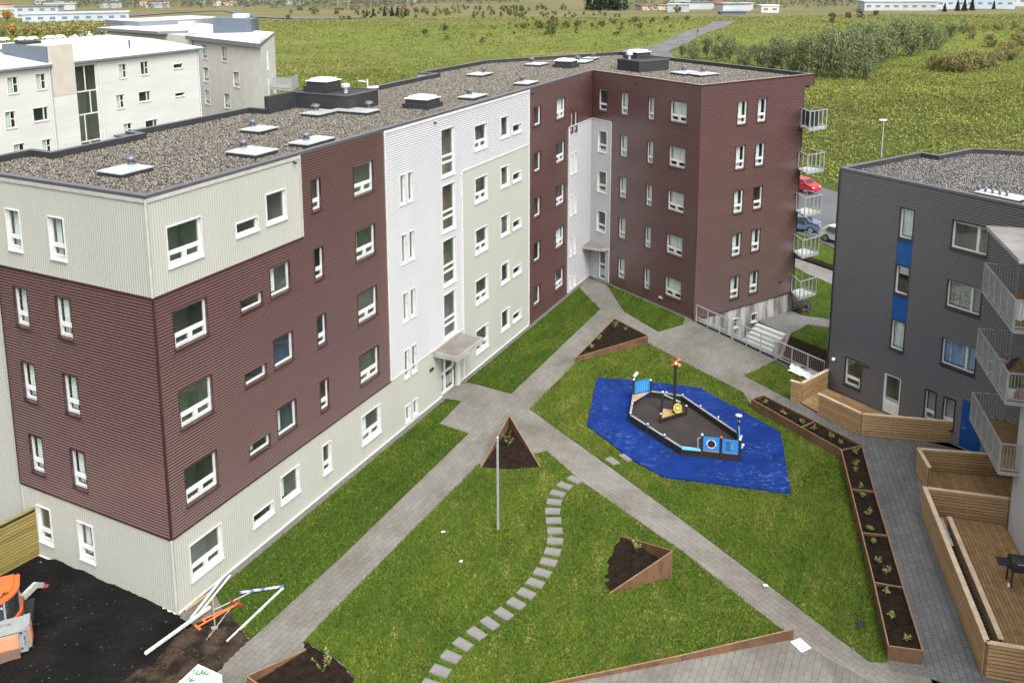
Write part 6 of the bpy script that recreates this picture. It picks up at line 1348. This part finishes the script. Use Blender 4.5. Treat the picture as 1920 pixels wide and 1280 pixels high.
def crown_mesh(name, seed, n, leaf, mat, shape, tr=.09, limbs=6, trunkmat='bark', low=.25):
    """a unit tree (height 1): trunk and limbs, and a crown of separate leaf faces gathered in clumps"""
    r = np.random.default_rng(seed); rr = random.Random(seed)
    t = MB(); ends = []
    for k in range(limbs):
        a = 2 * math.pi * k / limbs + rr.uniform(-.3, .3); e = Vector((math.cos(a) * .26 * rr.uniform(.6, 1.2), math.sin(a) * .26 * rr.uniform(.6, 1.2), rr.uniform(.55, .9)))
        s = Vector((math.cos(a) * .06, math.sin(a) * .06, 0)) if shape == 'bush' else Vector((0, 0, low * rr.uniform(.5, 1))); mid = s.lerp(e, .5) + Vector((0, 0, .04))
        t.tube(s, mid, tr * .28, trunkmat, 5, tr * .2); t.tube(mid, e, tr * .2, trunkmat, 5, tr * .06); ends.append(e)
    if shape != 'bush': t.tube((0, 0, 0), (0, 0, .85), tr * .5, trunkmat, 6, tr * .08)
    tm = t.mesh('trunk')
    if shape == 'cone':
        h = r.uniform(.06, 1, n) ** .85; R = .24 * (1.02 - h) * r.uniform(.4, 1.12, n); a = r.uniform(0, 6.28, n); c = np.stack([R * np.cos(a), R * np.sin(a), h - R * .25], 1)
    else:
        nc = 26; cc = r.normal(0, 1, (nc, 3)); cc /= np.linalg.norm(cc, axis=1)[:, None]; cc *= r.uniform(.35, 1, (nc, 1)) ** .5
        cz0, rz, rxy = (.50, .44, .46) if shape == 'bush' else (.60, .38, .36)
        cc = cc * [rxy, rxy, rz] + [0, 0, cz0]; ci = r.integers(0, nc, n); c = cc[ci] + r.normal(0, .075, (n, 3)); c[:, 2] = np.clip(c[:, 2], .05, 1.06)
    l = leaf * r.uniform(.6, 1.3, n); u = r.normal(0, 1, (n, 3)); u /= np.linalg.norm(u, axis=1)[:, None]; w = np.cross(u, r.normal(0, 1, (n, 3))); w /= np.linalg.norm(w, axis=1)[:, None]
    V = np.stack([c - u * l[:, None], c + w * l[:, None] * .5, c + u * l[:, None], c - w * l[:, None] * .5], 1).reshape(-1, 3)
    me = npmesh('crown', V, np.arange(n * 4).reshape(-1, 4), mat); d = me.data; bpy.data.objects.remove(me); return tm, d
KIND = {'willow': [crown_mesh('w', 20 + i, 3200, .028, 'willow_leaves', 'bush' if i % 2 else 'tree', .06, 8) for i in range(4)], 'golden': [crown_mesh('g', 30 + i, 2400, .036, 'golden_leaves', 'bush', .05, 7) for i in range(3)],
        'green': [crown_mesh('n', 40 + i, 420, .085, 'green_leaves', 'bush', .06, 6) for i in range(3)], 'conifer': [crown_mesh('c', 50 + i, 900, .06, 'needles', 'cone', .06, 3) for i in range(2)],
        'autumn': [crown_mesh('a', 60 + i, 420, .085, 'autumn_leaves', 'tree', .06, 6) for i in range(2)], 'brown': [crown_mesh('b', 70 + i, 420, .085, 'brown_leaves', 'bush', .06, 6) for i in range(2)]}
tc = 0
def tree(kind, name, x, y, h, wide, label, cat, group):
    global tc
    tm, cm = KIND[kind][tc % len(KIND[kind])]; tc += 1
    t = thing(name, label, cat, (x, y, hgt(x, y) - .05), tc * 1.3, group)
    for nm, me in (('trunk', tm), ('crown', cm)):
        o = bpy.data.objects.new(nm, me); COL.objects.link(o); o.parent = t
    t.scale = (h * wide, h * wide, h); return t
WIL = [(48.6, 232.0, 3.6), (50.4, 226.4, 5.1), (53.7, 226.2, 5.9), (57.0, 226.0, 6.5), (57.3, 218.2, 6.2), (58.5, 209.7, 5.8), (60.0, 204.0, 6.0), (62.3, 201.7, 7.4), (64.0, 199.5, 7.6), (65.5, 195.3, 7.6), (66.7, 191.3, 8.6), (68.3, 188.4, 9.3), (70.1, 187.4, 9.6), (72.6, 187.2, 9.4), (75.8, 188.9, 9.1), (77.1, 186.1, 8.0), (85.9, 202.6, 8.4), (96.6, 223.5, 8.9), (101.0, 225.9, 9.3), (105.4, 228.4, 8.8), (110.6, 232.3, 8.3), (117.4, 239.2, 6.8), (126.9, 251.3, 5.4), (139.3, 268.3, 4.3), (90.5, 226.6, 8.6), (87.8, 233.7, 7.5), (97.2, 233.1, 8.3), (80, 205, 8.5), (84, 213, 8.5), (91, 213, 8.2), (74, 205, 6.5), (68, 212, 6.0), (76, 220, 6.4)]
for i, (x, y, h) in enumerate(WIL):
    front = y < 192; left = x < 63
    lb = 'grey-green willow in the low row left of the thicket, behind the flat roof' if left else 'tall grey-green willow at the front of the thicket above the maroon corner' if front else 'grey-green willow in the rear part of the thicket on the right'
    tree('willow', 'willow_tree', x, y, h * 1.02, .62 if front else .72, lb, 'tree', 'low willows left of the thicket' if left else 'front willows of the thicket' if front else 'rear willows of the thicket')
for i, (x, y, h) in enumerate([(98.8, 201.9, 3.6), (99.6, 197.6, 4.4), (101.5, 195.4, 5.0), (106.4, 199.3, 4.6), (111.5, 203.3, 4.2), (120.6, 214.4, 3.6), (122.8, 214.3, 4.6), (103.5, 198.5, 4.6), (109, 202, 4.2), (115, 206, 3.6)]):
    tree('golden', 'golden_bush', x, y, h, 1.05, 'golden-green bush in the broad clump right of the willow thicket', 'bush', 'golden bushes right of the thicket')
for i, (x, y, h) in enumerate([(138.4, 237.8, 4.4), (156.6, 281.0, 3.0), (167.3, 291.1, 3.0), (143.6, 271.9, 2.6), (151.6, 279.3, 2.3), (132, 240, 3.6), (128, 226, 3.6), (146, 250, 3.8), (126, 262, 3.0), (135, 255, 2.6)]):
    tree('golden', 'golden_bush', x, y, h, 1.0, 'golden-brown bush on the dry rise at the upper right edge', 'bush', 'golden bushes on the rise')
GREENS = [(-23.8, 321.7, 2.4), (-17.8, 337.7, 3.0), (-42.6, 432.0, 2.4), (-8.6, 423.5, 2.0), (-27.4, 435.0, 2.6), (23.0, 345.8, 4.8), (17.6, 343.3, 3.8), (28.0, 342.3, 3.4), (20.1, 312.8, 4.2), (42.2, 350.2, 2.9), (60.0, 383.0, 2.9), (69.0, 389.7, 2.2), (76.1, 397.0, 2.4), (84.8, 396.1, 2.2), (38.5, 350.6, 2.0), (-3.0, 283.0, 2.0), (93.7, 461.3, 4.0), (-95.0, 424.2, 2.6), (8.5, 450.5, 3.2), (15.6, 482.7, 3.2), (33, 352, 3.0), (12, 345, 2.6), (50, 372, 2.2), (-15, 300, 1.6), (55, 340, 2.0)]
for i, (x, y, h) in enumerate(GREENS): tree('green' if i % 5 else 'brown', 'meadow_bush', x, y, h, .95, 'small lone bush dotted over the green meadow', 'bush', 'lone bushes in the meadow')
for i, (x, y, h) in enumerate([(137.4, 367.7, 4.2), (155.0, 396.6, 3.3), (161.5, 400.1, 3.8), (173.5, 411.8, 3.0)]): tree('brown', 'brown_tree', x, y, h, .9, ['largest', 'second', 'third', 'smallest'][i] + ' of four small brown trees in a row on the far meadow, ' + ['leftmost', 'left of centre', 'right of centre', 'rightmost'][i], 'tree', 'row of brown trees')
for i, (x, y, h) in enumerate([(52.0, 490, 9.1), (55.9, 489.5, 9.6), (59.9, 489.0, 9.6), (63.8, 488.4, 9.6), (67.7, 487.9, 9.0), (72.0, 493.6, 7.7), (57.5, 491, 9.0), (65.5, 491, 9.0)]): tree('conifer', 'spruce_tree', x, y, h * 1.25, .95, 'dark spruce in the dense clump at the top edge, right of the middle', 'tree', 'dark spruces at the top edge')
for i, (x, y, h) in enumerate([(223.5, 450.4, 4.4), (232.1, 454.8, 5.4), (235.3, 454.4, 5.9), (241.6, 459.2, 6.0), (260.8, 474.3, 4.3)]): tree('conifer', 'spruce_tree', x, y, h, 1.1, 'dark conifer against the pale buildings at the upper right', 'tree', 'conifers at the upper right')
for i, (x, y, h) in enumerate([(-57.8, 443.3, 3.2), (-52, 441, 3.8), (-48.0, 437.3, 4.0), (-45.4, 437.0, 3.6), (-41.6, 436.6, 3.0), (-61, 444, 2.8)]): tree('conifer', 'spruce_tree', x, y, h * 1.2, 1.0, 'dark conifer in the short row at the far edge of the meadow', 'tree', 'row of conifers in the meadow')
for i, (x, y, h) in enumerate([(-232, 417, 6), (-226, 414, 6), (-219, 412, 5.5), (-170, 322, 4.2), (-163, 321, 3.6), (-128, 318, 3.4), (-116, 322, 3.8), (-122, 330, 3.4)]): tree('autumn', 'autumn_tree', x, y, h, 1.0, 'orange autumn tree in the belt at the upper left', 'tree', 'autumn trees at the upper left')
def wood_belt(name, pts, mat, n, hmin, hmax, leaf):
    """a far belt of scrub that reads as one mass"""
    q = scatter(pts, n); k = 42; N_ = len(q); h = RNG.uniform(hmin, hmax, N_); z = np.array([hgt(a, b) for a, b in q])
    c = np.stack([q[:, :1] + RNG.normal(0, .22, (N_, k)) * h[:, None], q[:, 1:] + RNG.normal(0, .22, (N_, k)) * h[:, None], z[:, None] + RNG.uniform(.1, 1, (N_, k)) * h[:, None]], 2).reshape(-1, 3)
    M_ = len(c); l = leaf * RNG.uniform(.6, 1.3, M_); u = RNG.normal(0, 1, (M_, 3)); u /= np.linalg.norm(u, axis=1)[:, None]; w = np.cross(u, RNG.normal(0, 1, (M_, 3))); w /= np.linalg.norm(w, axis=1)[:, None]
    V = np.stack([c - u * l[:, None], c + w * l[:, None] * .6, c + u * l[:, None], c - w * l[:, None] * .6], 1).reshape(-1, 3)
    o = npmesh(name, V, np.arange(M_ * 4).reshape(-1, 4), mat); o['kind'] = 'stuff'; return o
wood_belt('scrub_belt', [(-196, 345), (-190, 318), (-100, 300), (-92, 330), (-110, 352)], 'golden_leaves', .045, 2.5, 4.5, .45); wood_belt('scrub_belt', [(-180, 318), (-120, 300), (-122, 312), (-178, 330)], 'green_leaves', .05, 2, 3.5, .4)
wood_belt('far_wood', [(-280, 560), (-60, 520), (-40, 560), (-60, 640), (-320, 680)], 'far_leaves', .010, 3, 6, .5); wood_belt('far_wood', [(-300, 600), (-150, 560), (20, 600), (20, 660), (-320, 700)], 'far_leaves', .016, 3, 6, .5)
wood_belt('far_wood', [(60, 470), (130, 500), (240, 505), (330, 540), (330, 640), (60, 600)], 'far_leaves', .008, 3, 6, .5); wood_belt('far_wood', [(-110, 470), (-60, 450), (40, 480), (40, 520), (-110, 520)], 'brown_leaves', .012, 1.5, 3, .4)
wood_belt('heath_scrub', [(-10, 300), (60, 300), (80, 400), (0, 400)], 'green_leaves', .005, .8, 2.0, .3); wood_belt('heath_scrub', [(-70, 415), (60, 420), (60, 470), (-80, 450)], 'green_leaves', .010, 1, 2.4, .4)
# far buildings
def block(label, name, c, rz, L, D, H, wall, roof, cat='building', windows=True, rows=1, over=.4, group=None):
    t = thing(name, label, cat, (0, 0, 0), 0, group); m = MB(); m.box(-L / 2, L / 2, -D / 2, D / 2, -1, H, wall); m.build('wall', t)
    m = MB(); m.box(-L / 2 - over, L / 2 + over, -D / 2 - over, D / 2 + over, H, H + .35, roof); m.build('roof', t)
    if windows:
        n = max(2, int(L / 4.5)); 
        for r in range(rows):
            for k in range(n):
                m = MB(); x = -L / 2 + L * (k + .5) / n; zz = H * (r + .5) / rows; m.box(x - 1.1, x + 1.1, -D / 2 - .06, -D / 2 + .1, zz - .55, zz + .6, 'window_dark'); m.build('window', t)
    t.location = (c[0], c[1], hgt(*c)); t.rotation_euler = (0, 0, rz); return t
block('long low grey-blue commercial hall at the upper left, nearest of the far halls', 'commercial_hall', (-190, 418), math.radians(20), 44, 14, 3.6, 'shed_blue', 'shed_grey', rows=1)
block('two-storey grey office house with a window band behind the low hall', 'office_building', (-223, 450), math.radians(10), 20, 10, 5.4, 'shed_grey', 'slate_blue', rows=2)
block('small grey house at the far upper left beside the orange trees', 'office_building', (-246, 462), math.radians(10), 13, 9, 3.6, 'shed_grey', 'shed_grey')
block('white warehouse, nearest of the pale row at the upper right', 'warehouse', (212, 478), math.radians(-8), 36, 14, 4.6, 'shed_grey', 'shed_grey', group=None)
block('pale blue warehouse in the middle of the row at the upper right', 'warehouse', (256, 494), math.radians(-10), 44, 16, 5.6, 'shed_blue', 'shed_grey'); block('long white warehouse at the right end of the upper row', 'warehouse', (312, 520), math.radians(-12), 56, 16, 6.2, 'shed_grey', 'shed_grey')
block('small white house alone on the far slope at the top, upper right', 'white_house', (141, 466), 0, 9, 7, 3.6, 'render_white', 'metal_roof'); block('low dark blue shed in the heath at the upper right', 'shed', (115, 437), 0, 12, 6, 1.2, 'slate_blue', 'slate_blue', 'shed', False)
FB = [(-255, 540), (-238, 570), (-222, 600), (-205, 560), (-188, 610), (-170, 585), (-150, 620), (-128, 600), (-300, 560), (-280, 600), (-262, 640), (-235, 650), (-210, 660), (-180, 660), (-330, 590), (-310, 640), (-100, 630), (-60, 640), (104, 506), (112, 500), (122, 512), (96, 470), (128, 486), (88, 500), (134, 500)]
for i, (x, y) in enumerate(FB):
    lf_ = x < 0; block('tiny pale far-off house in the town at the upper left' if lf_ else 'tiny pale far-off house beyond the path at the top', 'far_house', (x, y), random.Random(i).uniform(-.4, .4), random.Random(i).uniform(9, 18), 8, random.Random(i + 5).uniform(2.2, 4.2), ['shed_grey', 'shed_grey', 'render_beige'][i % 3], ['shed_grey', 'slate_blue', 'orange_panel'][i % 3], 'house', False, group='far town at the upper left' if lf_ else 'far houses beyond the path')
for i in range(9):
    x = -160 + i * 3.6 + (i % 2) * 1.2; y = 297 + i * 2.1; t = thing('parked_van' if i in (6, 7) else 'parked_car', 'pale tiny car parked in the row by the scrub belt at the upper left', 'car', (x, y, hgt(x, y)), .2, 'cars parked far off at the upper left', True); h = 2.2 if i in (6, 7) else 1.3
    m = MB(); m.hexa([(-2.1, -.85, .25), (2.1, -.85, .25), (2.1, .85, .25), (-2.1, .85, .25), (-2.0, -.8, h * .6), (2.0, -.8, h * .6), (2.0, .8, h * .6), (-2.0, .8, h * .6)], 'car_white'); m.hexa([(-1.1, -.78, h * .6), (1.6, -.78, h * .6), (1.6, .78, h * .6), (-1.1, .78, h * .6), (-.7, -.66, h), (1.3, -.66, h), (1.3, .66, h), (-.7, .66, h)], 'car_white'); m.build('body', t)
    m = MB()
    for wx in (-1.3, 1.3):
        for s in (-1, 1): m.tube((wx, s * .7, .3), (wx, s * .87, .3), .3, 'tyre', 10)
    m.build('wheels', t)
# somebody walking on the path
pr = thing('person', 'person in dark clothes walking away along the distant path', 'person', (69.0, 305.0, hgt(69, 305) + .22), .6)
vs = [(0, 0, .95), (0, 0, 1.15), (0, .01, 1.42), (0, .01, 1.55), (0, .02, 1.68), (.09, 0, .88), (.11, .18, .50), (.10, .12, .06), (.10, .26, .03), (-.09, 0, .88), (-.11, -.12, .50), (-.11, -.34, .12), (-.11, -.24, .04), (.20, 0, 1.40), (.26, -.10, 1.14), (.24, .05, .92), (-.20, 0, 1.40), (-.26, .10, 1.14), (-.24, .26, .98)]
es = [(0, 1), (1, 2), (2, 3), (3, 4), (0, 5), (5, 6), (6, 7), (7, 8), (0, 9), (9, 10), (10, 11), (11, 12), (2, 13), (13, 14), (14, 15), (2, 16), (16, 17), (17, 18)]
rad = [.15, .15, .17, .06, .11, .10, .07, .05, .045, .10, .07, .05, .045, .075, .05, .04, .075, .05, .04]
me = bpy.data.meshes.new('body'); me.from_pydata(vs, es, []); ob = bpy.data.objects.new('body', me); COL.objects.link(ob); ob.parent = pr; md = ob.modifiers.new('skin', 'SKIN')
for v, r_ in zip(me.skin_vertices[0].data, rad): v.radius = (r_, r_)
me.skin_vertices[0].data[0].use_root = True; s_ = ob.modifiers.new('sub', 'SUBSURF'); s_.levels = s_.render_levels = 1
me.materials.append(MATS['cloth_dark'])
m = MB(); m.lathe([(.04, 1.58), (.10, 1.62), (.115, 1.70), (.10, 1.78), (.03, 1.83)], 'cloth_dark', 10, (0, .02, 0)); o = bpy.data.objects.new('hood', m.mesh('hood')); COL.objects.link(o); o.parent = pr
# ------------------------------------------------------------------ camera and light
cam = bpy.data.cameras.new('camera'); co = bpy.data.objects.new('camera', cam); COL.objects.link(co); SC.camera = co
cam.sensor_width = 36; cam.lens = 1696.7 / 1920 * 36; cam.shift_x = (960 - 924.0) / 1920; cam.shift_y = (252.3 - 640) / 1920; cam.clip_start = .5; cam.clip_end = 4000
co.location = (0, 0, 21.467)
PITCH, ROLL = .182, -.0058
co.rotation_euler = (Matrix.Rotation(math.pi / 2 - PITCH, 3, 'X') @ Matrix.Rotation(ROLL, 3, 'Z')).to_euler()
w = bpy.data.worlds.new('World'); SC.world = w; w.use_nodes = True; t = w.node_tree; bgn = t.nodes['Background']; sk = t.nodes.new('ShaderNodeTexSky'); sk.sky_type = 'NISHITA'; sk.sun_disc = False
SUN_EL, SUN_AZ = math.radians(52), math.radians(155)      # azimuth clockwise from +Y
sk.sun_elevation = SUN_EL; sk.sun_rotation = SUN_AZ; sk.air_density = 1.0; sk.dust_density = 6.0; sk.ozone_density = 1.0
hs = t.nodes.new('ShaderNodeHueSaturation'); hs.inputs['Saturation'].default_value = .10; t.links.new(sk.outputs[0], hs.inputs['Color']); t.links.new(hs.outputs[0], bgn.inputs['Color']); bgn.inputs['Strength'].default_value = .15
sl = bpy.data.lights.new('sun', 'SUN'); sl.energy = .5; sl.angle = math.radians(26); sl.color = (1, .97, .92); so = bpy.data.objects.new('sun', sl); COL.objects.link(so)
sd_ = Vector((math.sin(SUN_AZ) * math.cos(SUN_EL), math.cos(SUN_AZ) * math.cos(SUN_EL), math.sin(SUN_EL))); so.rotation_euler = (-sd_).to_track_quat('-Z', 'Y').to_euler(); so.location = (0, -20, 60)
SC.view_settings.view_transform = 'Standard'; SC.view_settings.look = 'None'; SC.view_settings.gamma = 1; SC.view_settings.exposure = 1.15
SC.render.engine = 'CYCLES'; SC.cycles.use_denoising = True; SC.cycles.max_bounces = 6; SC.cycles.transparent_max_bounces = 12; SC.cycles.sample_clamp_indirect = 6
